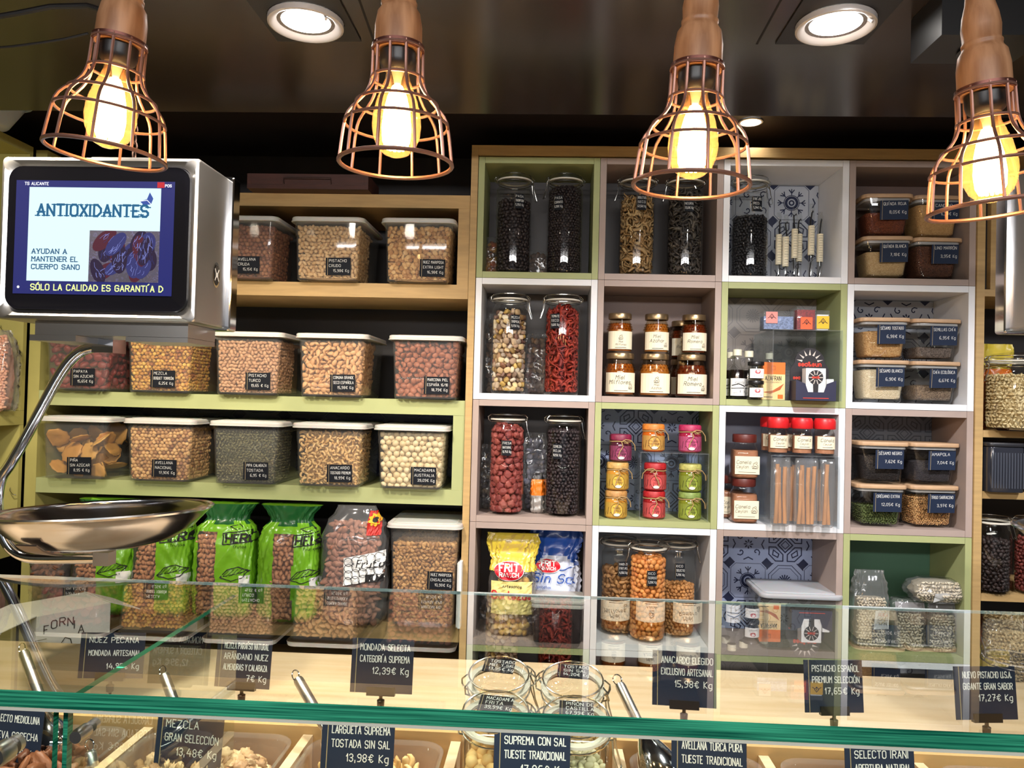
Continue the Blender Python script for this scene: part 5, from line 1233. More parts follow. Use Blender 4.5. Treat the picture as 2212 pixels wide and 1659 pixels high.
# oat bags
OATS = [(226, 212, 182), (240, 228, 204), (212, 194, 160)]
OATP = [(0, .85, .8), (.08, 1, 1), (.6, 1.0, .95), (.8, .9, .6), (1.0, .72, .12)]
z3 = FL(3) + .0006
p = at(1877, 1250, .07); p.z = z3
t, bg = clear_bag('oat_bag', 'upright clear bag of oats with a printed white label, left in its cubby', 'bag', p, .108, .075, .225, 'seed', .0105, OATS, .66, 'clear oat bags', 61, OATP, cname='oats')
b = MB(); s = bg.surf
b.add([s(.0, .06, .002), s(.046, .06, .002), s(.050, .115, .002), s(.004, .115, .002)], [(0, 1, 2, 3)], 0)
for i, (q, m) in enumerate((('ECOLÓ', 2), ('COPOS', 1), ('AVENA', 1))): b.text(q, .025, .1 - i * .013, .007, s, .003, m, align='c', sp=.8)
b.build('label', [PAPER, INK, RLOGO], t, smooth=False)
for x, lab, sd in ((1958, 'clear bag of oats at the lower middle of its cubby', 62), (2029, 'clear bag of oats at the lower right of its cubby', 63)):
    p = at(x, 1290, .07); p.z = z3
    t, bg = clear_bag('oat_bag', lab, 'bag', p, .092, .08, .145, 'seed', .0105, OATS, .72, 'clear oat bags', sd, [(0, .85, .8), (.08, 1, 1), (.75, 1.0, .9), (.9, .95, .7), (1, .9, .5)], cname='oats')
    b = MB(); s = bg.surf; b.add([s(-.04, .112, .002), s(.04, .112, .002), s(.038, .138, .002), s(-.038, .138, .002)], [(0, 1, 2, 3)], 0); b.build('paper_band', mat('grey_paper', (150, 148, 150), .6), t, smooth=False)
p = at(2020, 1245, .06); p.z = z3 + .147
t, bg = clear_bag('oat_bag', 'clear bag of oats lying on top of the two lower oat bags', 'bag', p, .17, .12, .062, 'seed', .0105, OATS, .93, 'clear oat bags', 64, [(0, .8, .8), (.4, 1, 1), (.8, .9, .85), (1, .55, .5)], cname='oats')
b = MB(); s = bg.surf; b.add([s(-.03, .004, .003), s(.072, .004, .003), s(.076, .034, .003), s(-.028, .03, .003)], [(0, 1, 2, 3)], 0); b.build('paper_band', PAPER, t, smooth=False)

# ------------------------------------------------------------------ right hand shelves
p = at(2196, 850, .0); p.z = 1.5415
clip_jar('wide clip jar of pale puffed grain on the right shelf unit', p, .222, .082, ['MAÍZ', 'HINCHADO', '12,5€ Kg'], (.012, .52), ('seed', .013, [(206, 184, 134), (224, 206, 160), (188, 160, 108)], .70, 'pale puffed grain inside the wide jar at the right edge', 'puffed_grain_heap', 'grain', 0), -1, group='clip jars on the right shelves', fat=True, labw=.04, labh=.06)
p = at(2150, 800, .10); p.z = 1.5415
t = thing('snack_bag', 'yellow and orange bag standing behind the puffed grain jar', 'bag', p)
bg = Bag(.1, .05, .255, CRUMP, .65, .006, 71); b = MB(); bg.shell(b, 44, 24, lambda th, tt: 1 if tt < .7 else 0); b.build('film', [mat('yellow_film', (214, 190, 66), .3), mat('orange_film', (226, 116, 30), .3)], t, angle=70)
for i, (x, lab) in enumerate(((2150, 'dark clear tub with a ribbed side at the right shelf unit'), (2245, 'dark clear tub at the right edge beside the ribbed one'))):
    p = at(x, 1010, .03); p.z = 1.3675
    t = thing('storage_bin', lab, 'bin', p)
    b = MB(); b.rbox(.1, .12, 0, .128, .014, .003); b.build('bin_body', mat('smoky_plastic', (40, 42, 50), .15, spec=.6), t)
    b = MB()
    for k in range(12): b.box(-.044 + k * .0078, -.041 + k * .0078, -.0615, -.0602, .012, .112)
    b.build('rib', mat('smoky_rib', (70, 74, 84), .3), t, smooth=False)
    b = MB(); b.rbox(.106, .126, .1284, .14, .016, .003); b.build('lid', mat('dark_lid', (36, 36, 40), .4), t)
for i, (x, cols, fh, lab, fl, fn) in enumerate(((2142, [(34, 26, 26), (52, 38, 36)], .7, 'clip jar of dark fruit on the lower right shelf beside the trim', 'dark fruit inside the lower right clip jar', 'dark_fruit_heap'),
                                    (2232, [(90, 38, 34), (120, 52, 44)], .72, 'clip jar of reddish fruit at the lower right edge', 'reddish fruit inside the lower right clip jar', 'red_fruit_heap'))):
    p = at(x, 1200, .03); p.z = 1.0755
    clip_jar(lab, p, .215, .05, ['PASA', 'NEGRA', '6,25€ Kg'] if i else None, (0, .6), ('raisin', .013, cols, fh, fl, fn, 'dried fruit', 0), 1, group='clip jars on the right shelves')
p = at(2175, 1360, .02); p.z = .80
b = MB(); b.box(-.1, .21, -.1, .12, .80 - .02, .80); o = b.build('shelf_board', WHITE, smooth=False); o.location = (p.x, p.y, 0); tag(o, 'white low shelf board at the right behind the counter', 'shelf')
p.z = .8004
clear_bag('oat_bag', 'clear bag of grain on the white low shelf at the right edge', 'bag', p, .16, .1, .2, 'seed', .012, [(196, 164, 116), (214, 184, 138)], .85, seed=66, prof=OATP, cname='grain')

# ------------------------------------------------------------------ left extras
p = at(-6, 880, -.1); p.z = 1.5255
clear_bag('salt_bag', 'clear bag of coarse pink orange salt on the left wall shelf', 'bag', p, .1, .08, .235, 'chunk', .01, [(214, 150, 118), (228, 176, 146), (204, 130, 98)], .93, seed=72, cname='pink_salt')
p = at(680, 400, .02); p.z = 2.1975
t = thing('wooden_crate', 'reddish brown wooden crate lying on top of the left shelf unit', 'crate', p)
CR_ = mat('dark_red_wood', (66, 34, 26), .6, vary=(12, .2, (1, 6, 6)))
b = MB(); b.box(-.18, .18, -.07, .07, 0, .012); b.box(-.18, -.168, -.07, .07, .0122, .044); b.box(.168, .18, -.07, .07, .0122, .044); b.box(-.1678, .1678, -.07, -.06, .0122, .044); b.box(-.1678, .1678, .06, .07, .0122, .044); b.build('crate_body', CR_, t, smooth=False)
b = MB(); b.tube([(-.07, -.0705, .014), (-.07, -.074, .030), (.07, -.074, .030), (.07, -.0705, .014)], .0025, 6); b.build('wire_handle', mat('dark_wire', (60, 40, 34), .4, .6), t)
p = Vector((-1.455, -.28, 2.3255))
t = thing('plastic_basin', 'bluish white plastic basin on top of the left wall shelf', 'basin', p)
b = MB(); b.loft([[(x, y, z) for x, y in rrect(W, Dd, .08, 6)] for W, Dd, z in ((.26, .3, 0), (.28, .32, .006), (.34, .38, .075), (.36, .40, .078), (.36, .40, .082), (.335, .375, .082), (.27, .31, .01))], 0); b.build('basin_body', mat('bluish_plastic', (196, 206, 226), .35, trans=.2), t)

# ------------------------------------------------------------------ ceiling fittings
EMW = mat('downlight_glow', (255, 250, 244), emit=30)
for i, (x, far, lab) in enumerate(((690, 86, 'recessed square downlight with a bright lamp, upper left of the ceiling'), (1770, 92, 'recessed square downlight with a bright lamp, upper right of the ceiling'))):
    d = CF + CR * (x - 1106) / FPX - CU * (far - 829.5) / FPX; q = CP + d * (CEIL - CP[2]) / d[2]
    w = .084
    t = thing('downlight', lab, 'ceiling light', (q[0], q[1] - w, CEIL - .0006), 'recessed ceiling downlights')
    b = MB(); k = 28; ri = .071
    out = [(w * max(-1, min(1, 1.42 * math.cos(2 * PI * (j + .5) / k))), w * max(-1, min(1, 1.42 * math.sin(2 * PI * (j + .5) / k)))) for j in range(k)]
    inn = [(ri * math.cos(2 * PI * (j + .5) / k), ri * math.sin(2 * PI * (j + .5) / k)) for j in range(k)]
    b.loft([[(x_, y_, -.003) for x_, y_ in out], [(x_, y_, -.003) for x_, y_ in inn], [(x_, y_, -.0002) for x_, y_ in inn], [(x_, y_, -.0002) for x_, y_ in out], [(x_, y_, -.003) for x_, y_ in out]], 0, False, False); b.build('frame', mat('black_frame', (18, 15, 16), .4), t, smooth=False)
    b = MB(); b.lathe([(.0695, -.0035), (.0695, -.013), (.066, -.0145), (.061, -.013), (.053, -.006), (.053, -.0035), (.0695, -.0035)], 36); b.build('trim_ring', mat('pale_ring', (206, 200, 198), .35, .3), t)
    b = MB(); b.lathe([(.0456, -.0036), (.0456, -.0046), (.0528, -.0056), (.0528, -.0036)], 36); b.build('reflector_ring', mat('dotted_reflector', (150, 144, 142), .3, .6, vary=(600, .5)), t)
    b = MB(); b.lathe([(0, -.0052), (.030, -.0052), (.045, -.0048), (.0455, -.0036), (0, -.0036)], 36); b.build('lamp', EMW, t)
    b = MB(); b.tube([(.045, -.035, -.0115), (.050, -.040, -.020)], .003, 6); b.build('clip', mat('pale_ring', (206, 200, 198)), t)
d = CF + CR * (1622 - 1106) / FPX - CU * (262 - 829.5) / FPX; q = CP + d * (2.4194 - CP[2]) / d[2]
t = thing('spotlight', 'small round spotlight in the dark rear ceiling above the cubby grid', 'ceiling light', (q[0], q[1], 2.4194))
b = MB(); b.lathe([(.032, -.0002), (.034, -.004), (.029, -.005), (.027, -.002), (.027, -.0002), (.032, -.0002)], 28); b.build('trim_ring', mat('pale_ring', (206, 200, 198)), t)
b = MB(); b.lathe([(0, -.006), (.02, -.005), (.0268, -.002), (0, -.0004)], 28); b.build('lamp', EMW, t)
lamp_spot('spotlight_lamp', (q[0], q[1], 2.405), (q[0], q[1] - .1, 1.0), 4, (1, .97, .93), .025, 120, .8)
t = thing('ceiling_speaker', 'black square box hanging from the ceiling at the upper right', 'speaker', (.905, -.9, 2.22))
b = MB(); b.box(-.045, .13, -.065, .045, 0, CEIL - 2.22 - .0005); b.build('case', mat('black_case', (8, 7, 8), .4), t)
b = MB(); b.lathe([(.03, -.0004), (.034, -.003), (.034, -.0042), (.028, -.0042), (.026, -.0004)], 28, M=Matrix.Translation((.045, -.01, 0))); b.build('ring', mat('black_ring', (28, 25, 26), .3), t)
for i, (pts, lab) in enumerate((([(-30, 40), (40, 28), (110, 14), (190, 12), (215, 20)], 'thick black cable running under the ceiling at the upper left'), ([(-30, 105), (30, 100), (90, 92), (140, 84), (190, 72)], 'thin black cable below the thick one at the upper left'))):
    b = MB(); P = [at(x, y, -1.05) for x, y in pts]; Q = []
    for j in range(len(P) - 1):
        for q in np.linspace(0, 1, 5)[:-1]: Q.append(P[j].lerp(P[j + 1], q))
    b.tube(Q + [P[-1]], .0045 if i == 0 else .002, 8); tag(b.build('cable', mat('black_cable', (14, 12, 12), .5)), lab, 'cable')

# ------------------------------------------------------------------ pendant lamps
COPPER = mat('copper_wire', (142, 104, 92), .36, .65)
HWOOD = mat('turned_wood', (168, 124, 90), .45, vary=(16, (130, 88, 58), (4, 4, .6)), spec=.4)
FIL = mat('filament_glow', (255, 226, 176), emit=60)
BULB = glass('amber_bulb_glass', (255, 236, 200), 1.5, .01, film=.075, filmcol=(255, 206, 150))
for i, (x, y, ta, tb, lab) in enumerate(((229, 333, .012, -.10, 'copper cage pendant lamp hanging in front of the scale display, first from the left'), (855, 354, .03, .0, 'copper cage pendant lamp above the left nut shelves, second from the left'),
                                 (1492, 400, .03, -.03, 'copper cage pendant lamp above the mushroom jars, third from the left'), (2143, 452, .03, .09, 'copper cage pendant lamp cut by the right edge of the photo'))):
    p = at(x, y, -1.28)
    t = thing('pendant_lamp', lab, 'pendant lamp', p, 'copper cage pendant lamps over the counter', tilt=(ta, -tb, 0))
    t.scale = (1, 1, .955)
    prof = [(.0318, .157), (.0325, .117), (.0352, .102), (.0435, .087), (.056, .0755), (.0638, .0645), (.0675, .046), (.0705, .02), (.0725, 0)]
    def sm(z):
        for (r0, z0_), (r1, z1_) in zip(prof, prof[1:]):
            if z >= z1_: return r1 + (r0 - r1) * (z - z1_) / (z0_ - z1_)
        return prof[-1][0]
    b = MB(); n = 10
    for k in range(n):
        a = 2 * PI * k / n + .2 * i; path = []
        for z in np.linspace(.157, 0, 22):
            r = (sm(min(.157, z + .005)) + sm(max(0, z - .005)) + sm(z)) / 3; path.append((r * math.cos(a), r * math.sin(a), z))
        b.tube(path, .0021, 6)
    for z, w in ((.153, .0026), (.114, .0021), (.079, .0021), (.052, .0021), (.0, .0029)):
        r = sm(z); b.tube([(r * math.cos(2 * PI * j / 36), r * math.sin(2 * PI * j / 36), z) for j in range(36)], w, 7, closed=True)
    b.build('cage', COPPER, t)
    b = MB(); b.lathe([(.031, .1505), (.0335, .1505), (.0335, .1585), (.031, .1585), (.031, .1505)], 32); b.build('collar', mat('dark_copper', (90, 52, 44), .4, .7), t)
    b = MB(); b.lathe([(0, .1245), (.0165, .1245), (.0215, .129), (.0235, .136), (.0235, .1495), (0, .1495)], 28); b.build('socket', mat('black_socket', (18, 15, 15), .45), t)
    b = MB(); hz = p.z
    L = (CEIL - .003 - p.z) / .955
    b.lathe([(0, .1502), (.0305, .1502), (.0306, .16), (.0302, .185), (.0275, .202), (.0232, .2085), (.0225, .2125), (.0232, .214), (.0232, .2165), (.0215, .219), (.0225, .236), (.0205, .252), (.0165, .268), (.0145, .283), (.0155, .296), (.018, .306), (.017, .316), (.008, .321), (0, .321)], 32); b.build('wooden_handle', HWOOD, t)
    b = MB(); b.tube([(0, 0, .3205), (0, 0, L)], .0035, 8); b.lathe([(0, L - .022), (.03, L - .018), (.034, L - .002), (0, L - .002)], 24); b.build('cord', mat('black_cable', (14, 12, 12)), t)
    b = MB(); b.lathe([(0, .0085), (.006, .009), (.016, .013), (.0245, .022), (.0295, .034), (.0318, .050), (.0305, .066), (.0265, .084), (.0205, .101), (.0160, .113), (.0145, .1243)], 28); bu = b.build('bulb', BULB, t)
    b = MB()
    for k in range(13):
        a = 2 * PI * k / 13; r0, r1 = .008, .0155
        b.tube([(q_ * math.cos(a), q_ * math.sin(a), z_) for q_, z_ in ((.005, .104), (.0095, .090), (.0135, .070), (.0155, .048), (.0145, .030), (.0115, .0205))], [.0018, .0030, .0036, .0038, .0034, .0022], 6)
    b.build('filament', FIL, bu)
    b = MB(); b.lathe([(0, .100), (.0035, .100), (.005, .112), (.008, .1242), (0, .1242)], 14); b.build('stem', mat('bulb_stem', (236, 220, 190), .3), bu)
    l = bpy.data.lights.new('bulb_light', 'POINT'); l.energy = 2.0; l.color = (1, .76, .52); l.shadow_soft_size = .012
    o = bpy.data.objects.new('bulb_light', l); COL.objects.link(o); o.location = p + Vector((0, 0, .05))

# ------------------------------------------------------------------ hanging scales
SCR = {k: mat('screen_' + k, c, .05, emit=e) for k, c, e in (('navy', (34, 40, 112), 1.0), ('paper', (212, 243, 248), 1.22), ('teal', (24, 110, 156), .8), ('soft', (40, 96, 140), .8), ('yellow', (226, 240, 150), 1.3), ('white', (240, 240, 250), 1.1), ('red', (206, 34, 40), 1.0), ('blue', (58, 88, 176), .9), ('plum', (40, 26, 54), 1.0), ('maroon', (84, 30, 44), 1.0), ('indigo', (52, 54, 112), 1.0), ('sheen', (126, 134, 206), 1.0))}
for m_ in SCR.values(): q_ = m_.node_tree.nodes['Principled BSDF']; q_.inputs['Base Color'].default_value = (.006, .006, .008, 1); q_.inputs['Specular IOR Level'].default_value = .35
def prune_mat():
    m = bpy.data.materials.new('screen_prunes'); m.use_nodes = True; nt = m.node_tree; b = nt.nodes['Principled BSDF']
    tc = nt.nodes.new('ShaderNodeTexCoord'); v = nt.nodes.new('ShaderNodeTexVoronoi'); v.inputs['Scale'].default_value = 24
    w = nt.nodes.new('ShaderNodeTexNoise'); w.inputs['Scale'].default_value = 60; w.inputs['Detail'].default_value = 4; w.inputs['Distortion'].default_value = 4.5
    cr = nt.nodes.new('ShaderNodeValToRGB'); e = cr.color_ramp.elements
    e[0].position = .46; e[0].color = lin((34, 28, 66)) + (1,); e[1].position = .62; e[1].color = lin((84, 80, 130)) + (1,)
    k = e.new(.52); k.color = lin((50, 24, 44)) + (1,)
    mx = nt.nodes.new('ShaderNodeMix'); mx.data_type = 'RGBA'; mx.blend_type = 'MULTIPLY'; mx.inputs[0].default_value = .8
    c2 = nt.nodes.new('ShaderNodeValToRGB'); c2.color_ramp.elements[0].color = (1, 1, 1, 1); c2.color_ramp.elements[1].color = (.12, .1, .2, 1); c2.color_ramp.elements[1].position = .8
    nt.links.new(tc.outputs['Object'], v.inputs['Vector']); nt.links.new(tc.outputs['Object'], w.inputs['Vector']); nt.links.new(w.outputs['Fac'], cr.inputs[0]); nt.links.new(v.outputs['Distance'], c2.inputs[0])
    nt.links.new(cr.outputs[0], mx.inputs[6]); nt.links.new(c2.outputs[0], mx.inputs[7])
    nt.links.new(mx.outputs[2], b.inputs['Emission Color']); b.inputs['Emission Strength'].default_value = 1.0; b.inputs['Base Color'].default_value = (.01, .01, .02, 1)
    return m
KS = 1.2
def scale(label, off, content, mir=False):
    W, Hh, Dp = .318, .256, .128
    t = thing('hanging_scale', label, 'scale', off, 'hanging shop scales'); t.scale = (KS, KS, KS)       # origin: lower left front corner of the housing
    b = MB(); R90 = Matrix.Rotation(PI / 2, 4, 'X')
    def fr(w, h, r, y, cx=W / 2, cz=Hh / 2): return [(cx + px_, y, cz + pz) for px_, pz in rrect(w, h, r, 6)]
    b.loft([fr(W - .03, Hh - .03, .018, .004), fr(W - .012, Hh - .012, .016, -.001), fr(W - .003, Hh - .003, .008, .001), fr(W, Hh, .006, .005), fr(W, Hh, .006, Dp)], 0, cap0=False); b.build('housing', BSTEEL, t)
    b = MB(); b.loft([fr(W + .012, Hh + .004, .005, Dp - .018), fr(W + .016, Hh + .006, .005, Dp - .016), fr(W + .016, Hh + .006, .005, Dp + .008), fr(W + .01, Hh, .004, Dp + .01)], 0); b.build('rear_cover', STEEL, t)
    b = MB(); b.loft([fr(W - .026, Hh - .03, .022, .0045), fr(W - .028, Hh - .032, .022, -.0015), fr(W - .036, Hh - .04, .02, -.0005)], 0, cap0=False); b.build('bezel', mat('gloss_black', (10, 10, 14), .06, spec=.7), t)
    mp = flat(Matrix.Translation((.026, -.0008, .040))); w, h = .254, .178
    b = MB(); q = lambda x0, y0, x1, y1: [(x0 * w, y0 * h), (x1 * w, y0 * h), (x1 * w, y1 * h), (x0 * w, y1 * h)]
    b.poly(q(0, 0, 1, 1), mp, 0, 0)
    if content:
        b.poly(q(.085, .115, .475, .94), mp, .0002, 1); b.poly(q(.475, .565, .915, .94), mp, .0002, 1); b.poly(q(.475, .115, .915, .565), mp, .0002, 8)
        pr = random.Random(5)
        for k in range(22):
            a_, c_ = pr.uniform(.016, .024), pr.uniform(.009, .013); th_ = pr.uniform(.4, 2.0); x_ = (.475 + .44 * (.13 + .74 * pr.random())) * w; z_ = (.115 + .45 * (.16 + .68 * pr.random())) * h
            rot = lambda u, v: (min(max(x_ + u * math.cos(th_) - v * math.sin(th_), .476 * w), .914 * w), min(max(z_ + u * math.sin(th_) + v * math.cos(th_), .116 * h), .564 * h))
            b.poly([rot(a_ * math.cos(q2), c_ * math.sin(q2)) for q2 in np.linspace(0, 2 * PI, 19)[:-1]], mp, .00022 + k * 6e-6, 9 + k % 3)
            for j in range(6):
                v0 = c_ * pr.uniform(-.7, .7); u0 = a_ * pr.uniform(-.8, .2); L_ = a_ * pr.uniform(.3, .8)
                b.ribbon([rot(u0, v0), rot(u0 + L_ * .5, v0 + c_ * pr.uniform(-.2, .2)), rot(u0 + L_, v0 * .8)], pr.uniform(.0004, .001), mp, .00023 + k * 6e-6, 12 if pr.random() < .6 else 11)
        b.text('ANTIOXIDANTES', .49 * w, .69 * h, .098 * h, mp, .0004, 2, wd=.0036, align='c', serif=True, jit=0, sp=.94)
        for k, s in enumerate(('AYUDAN A', 'MANTENER EL', 'CUERPO SANO')): b.text(s, .115 * w, (.355 - k * .068) * h, .040 * h, mp, .0004, 3, wd=.0015, serif=True, jit=0, sp=1.12)
        b.text('SÓLO LA CALIDAD ES GARANTÍA D', .115 * w, .035 * h, .05 * h, mp, .0004, 4, wd=.0017, jit=0, sp=.985)
        b.poly([(.035 * w + .0022 * math.cos(a), .058 * h + .0022 * math.sin(a)) for a in np.linspace(0, 2 * PI, 11)[:-1]], mp, .0004, 5)
        b.text('TS ALICANTE', .055 * w, .958 * h, .024 * h, mp, .0004, 5, wd=.0010, jit=0)
        b.poly(q(.89, .945, .935, .995), mp, .0004, 6); b.text('POS', .94 * w, .952 * h, .022 * h, mp, .0005, 5, wd=.001, jit=0)
        b.poly([(.785 * w, .825 * h), (.81 * w, .79 * h), (.855 * w, .80 * h), (.868 * w, .85 * h), (.845 * w, .905 * h), (.828 * w, .845 * h)], mp, .0004, 7)
        b.ribbon([(.785 * w, .825 * h), (.83 * w, .835 * h), (.855 * w, .80 * h)], .0012, mp, .0005, 5)
    b.build('display', [SCR[k] for k in ('navy', 'paper', 'teal', 'soft', 'yellow', 'white', 'red', 'blue')] + [prune_mat()] + [SCR[k] for k in ('plum', 'maroon', 'indigo', 'sheen')], t, smooth=False)
    b = MB(); mps = lambda u, v, n=0.0: Vector((W + n, .07 + u, .085 + v)) if True else None
    b.poly([(.013 * math.cos(a), .021 * math.sin(a)) for a in np.linspace(0, 2 * PI, 25)[:-1]], mps, .0006, 0)
    b.poly([(.010 * math.cos(a), .017 * math.sin(a)) for a in np.linspace(0, 2 * PI, 25)[:-1]], mps, .001, 1)
    for sd in (-1, 1): b.ribbon([(sd * .007, .009), (sd * .003, .003), (sd * .003, -.003), (sd * .007, -.009)], .0026, mps, .0014, 2)
    b.poly([(.003 * math.cos(a), .004 * math.sin(a)) for a in np.linspace(0, 2 * PI, 13)[:-1]], mps, .0014, 2)
    b.build('badge', [STEEL, mat('badge_black', (20, 20, 22), .4), PAPER], t, smooth=False)
    b = MB(); b.box(.05, W - .02, .02, Dp - .01, -.022, -.0005); b.box(.045, .12, .015, Dp - .005, -.032, -.0225); b.box(W - .12, W - .02, .02, Dp - .01, -.03, -.0225); b.build('underside_plate', BSTEEL, t)
    # hook, stem, arm and pan: given relative to the housing
    o = Vector((-.6435, -1.1, 1.704)); fl = lambda q_: Vector((W - q_.x if mir else q_.x, q_.y, q_.z)); A = lambda x, y, Y=-1.005: fl(at(x, y, Y) - o)
    b = MB(); c0 = A(236, 745); b.lathe([(.0085, c0.z), (.0085, -.001)], 16, M=Matrix.Translation((c0.x, c0.y, 0)), cap0=True, cap1=True); b.build('stem', STEEL, t)
    b = MB(); b.box(c0.x - .018, c0.x + .018, c0.y - .02, c0.y + .02, c0.z - .014, c0.z + .010); b.build('clamp', STEEL, t)
    ctl = [(216, 748), (180, 757), (150, 781), (122, 822), (88, 885), (52, 952), (22, 1003), (4, 1030), (-4, 1062), (-5, 1095), (-2, 1130), (10, 1164), (30, 1190), (60, 1204), (110, 1207), (215, 1206)]
    P = [A(x, y) for x, y in ctl]; Q = []
    for k in range(len(P) - 1):
        p0, p1, p2, p3 = P[max(k - 1, 0)], P[k], P[k + 1], P[min(k + 2, len(P) - 1)]
        for s_ in np.linspace(0, 1, 5)[:-1]:
            Q.append(.5 * ((2 * p1) + (p2 - p0) * s_ + (2 * p0 - 5 * p1 + 4 * p2 - p3) * s_ ** 2 + (3 * p1 - p0 - 3 * p2 + p3) * s_ ** 3))
    b = MB(); b.tube(Q + [P[-1]], .0088, 14); armo = b.build('arm', STEEL, t)
    pc = fl(at(226, 1100, -1.045) - o); Mp = Matrix.Translation(pc) @ Matrix.Rotation(-.035, 4, 'X') @ Matrix.Rotation(-.045, 4, 'Y')
    r = .1655; dp = .062
    b = MB(); out = [(.001, -dp), (.06, -dp + .002), (.105, -dp + .012), (.135, -dp + .030), (.152, -dp + .048), (.160, -.006)]
    b.lathe(out + [(r, -.003), (r + .001, 0), (r - .002, .0022), (.1595, 0)] + [(q_ - .0012, z_ + .0016) for q_, z_ in out[::-1]], 64, M=Mp); pano = b.build('pan', mat('pan_steel', (208, 211, 218), .17, 1.0), t)
    b = MB(); k = A(212, 1206); b.box(k.x - .002, k.x + .024, k.y - .012, k.y + .012, k.z - .010, k.z + .012)
    b.build('pan_bracket', BSTEEL, armo)
    b = MB(); pr_ = [(.085, -dp + .0045), (.105, -dp + .0095), (.122, -dp + .0165), (.135, -dp + .0265)]; sec = []
    for q_ in np.linspace(-2.02, -1.72, 7): sec.append([((r_ + e_) * math.cos(q_), (r_ + e_) * math.sin(q_), z_ - e_) for r_, z_ in pr_ for e_ in (.003,)] + [((r_ + .001) * math.cos(q_), (r_ + .001) * math.sin(q_), z_ - .001) for r_, z_ in pr_[::-1]])
    b.loft(sec, 0, M=Mp); b.build('pan_tab', mat('tab_steel', (120, 108, 100), .45, .9), pano)
    b = MB(); v0 = Vector((at(299, 60, -1.03).x + .6435, .07, Hh + .002)); top = (CEIL - off[2]) / KS; n = int((top - Hh) / .0135)
    for j in range(n):
        z = Hh + .004 + j * .0135; M = Matrix.Translation((v0.x, v0.y, z)) @ Matrix.Rotation(PI / 2 * (j % 2), 4, 'Z')
        b.tube([(.0045 * math.cos(a), 0, .009 * math.sin(a) + .008) for a in np.linspace(0, 2 * PI, 11)[:-1]], .0013, 5, closed=True, M=M)
    b.build('chain', mat('dark_chain', (70, 52, 44), .4, .8), t)
    b = MB(); b.box(.12, .22, .04, .10, Hh + .0008, Hh + .012); b.build('hanger_plate', BSTEEL, t)
    return t
scale('stainless hanging scale with a lit advert display at the left', Vector((-.8167, -.868, 1.7248)), True)
xb = at(2152, 600, -.706).x
scale('stainless hanging scale cut by the right edge of the photo', Vector((xb + .009, -.868, at(2160, 757, -.72).z + .036)), False, True)
# ------------------------------------------------------------------ counter: glass top, panes, worktop, nut trays
GZ = 1.318; GF, GB = -1.566, -1.147; GX0, GX1 = -1.30, 1.95
CGL = glass('counter_glass', (246, 251, 248), 1.52, .004, boost=1.75)
EDGE = bpy.data.materials.new('green_glass_edge'); EDGE.use_nodes = True
nt = EDGE.node_tree; bs = nt.nodes['Principled BSDF']; bs.inputs['Roughness'].default_value = .12; bs.inputs['Base Color'].default_value = lin((10, 92, 70)) + (1,)
tc = nt.nodes.new('ShaderNodeTexCoord'); mp_ = nt.nodes.new('ShaderNodeMapping'); mp_.inputs['Scale'].default_value = (2.2, 1, 160)
nz = nt.nodes.new('ShaderNodeTexNoise'); nz.inputs['Scale'].default_value = 3; nz.inputs['Detail'].default_value = 4; cr = nt.nodes.new('ShaderNodeValToRGB')
cr.color_ramp.elements[0].position = .38; cr.color_ramp.elements[0].color = lin((10, 84, 66)) + (1,); cr.color_ramp.elements[1].position = .66; cr.color_ramp.elements[1].color = lin((60, 168, 130)) + (1,)
nt.links.new(tc.outputs['Object'], mp_.inputs[0]); nt.links.new(mp_.outputs[0], nz.inputs['Vector']); nt.links.new(nz.outputs['Fac'], cr.inputs[0]); nt.links.new(cr.outputs[0], bs.inputs['Base Color'])
PALE = mat('pale_ground_edge', (196, 196, 182), .4)
BLUE_E = mat('pale_blue_glass_edge', (196, 222, 230), .25)
t = thing('glass_counter', 'glass display counter with a green edged top across the foreground', 'counter', ((GX0 + GX1) / 2, GF, 0))
L = (GX1 - GX0) / 2
def pane(name, x0, x1, y0, y1, z0, z1, edges):
    """clear pane; edges: faces whose sides show the green of the glass thickness"""
    b = MB(); b.box(x0, x1, y0, y1, z0, z1, 0)
    for k in edges: b.m[k] = 1
    return b.build(name, [CGL, EDGE, PALE, BLUE_E], t, smooth=False)
o = pane('glass_top', -L, L, 0, GB - GF, GZ - .0155, GZ, (2, 4, 5))
b = MB(); b.box(-L, L, GB - GF, GB - GF + .0006, GZ - .0045, GZ - .0002); b.build('polished_back_edge', BLUE_E, t, smooth=False)
sx = -.2275 - (GX0 + GX1) / 2
pane('front_pane', sx + .008, L, .010, .018, .60, GZ - .0162, (4, 5, 1))
pane('front_pane', -L, sx - .006, .010, .018, .60, GZ - .0162, (4, 5, 1))
pane('divider_pane', sx - .004, sx + .004, .022, GB - GF - .004, 1.062, GZ - .0162, (2, 1))
b = MB(); b.box(-L, L, -.0006, .004, GZ - .0185, GZ - .0158); b.build('ground_edge', PALE, t, smooth=False)
for x, z, rr in ((sx - .050, 1.258, .0105), (sx + .026, 1.280, .0065)):
    b = MB(); M = Matrix.Translation((x, .009, z)) @ Matrix.Rotation(PI / 2, 4, 'X')
    b.lathe([(0, -.0015), (rr, -.0015), (rr, .012), (rr * .85, .016), (0, .016)], 24, M=M); b.lathe([(0, -.016), (rr * .8, -.016), (rr * .8, -.0095), (0, -.0095)], 20, M=M); b.build('glass_clamp', BSTEEL, t)
WTOP = mat('beech_worktop', (222, 196, 164), .38, vary=(5, (208, 178, 140), (1, 9, 9)), spec=.4)
DECKM = mat('tan_deck', (196, 156, 104), .5, vary=(6, .1, (1, 8, 8)))
b = MB(); b.box(GX0, GX1, -.985, -.648, 1.018, 1.05); tag(b.build('worktop', WTOP, smooth=False), 'pale beech worktop running behind the price cards', 'worktop')
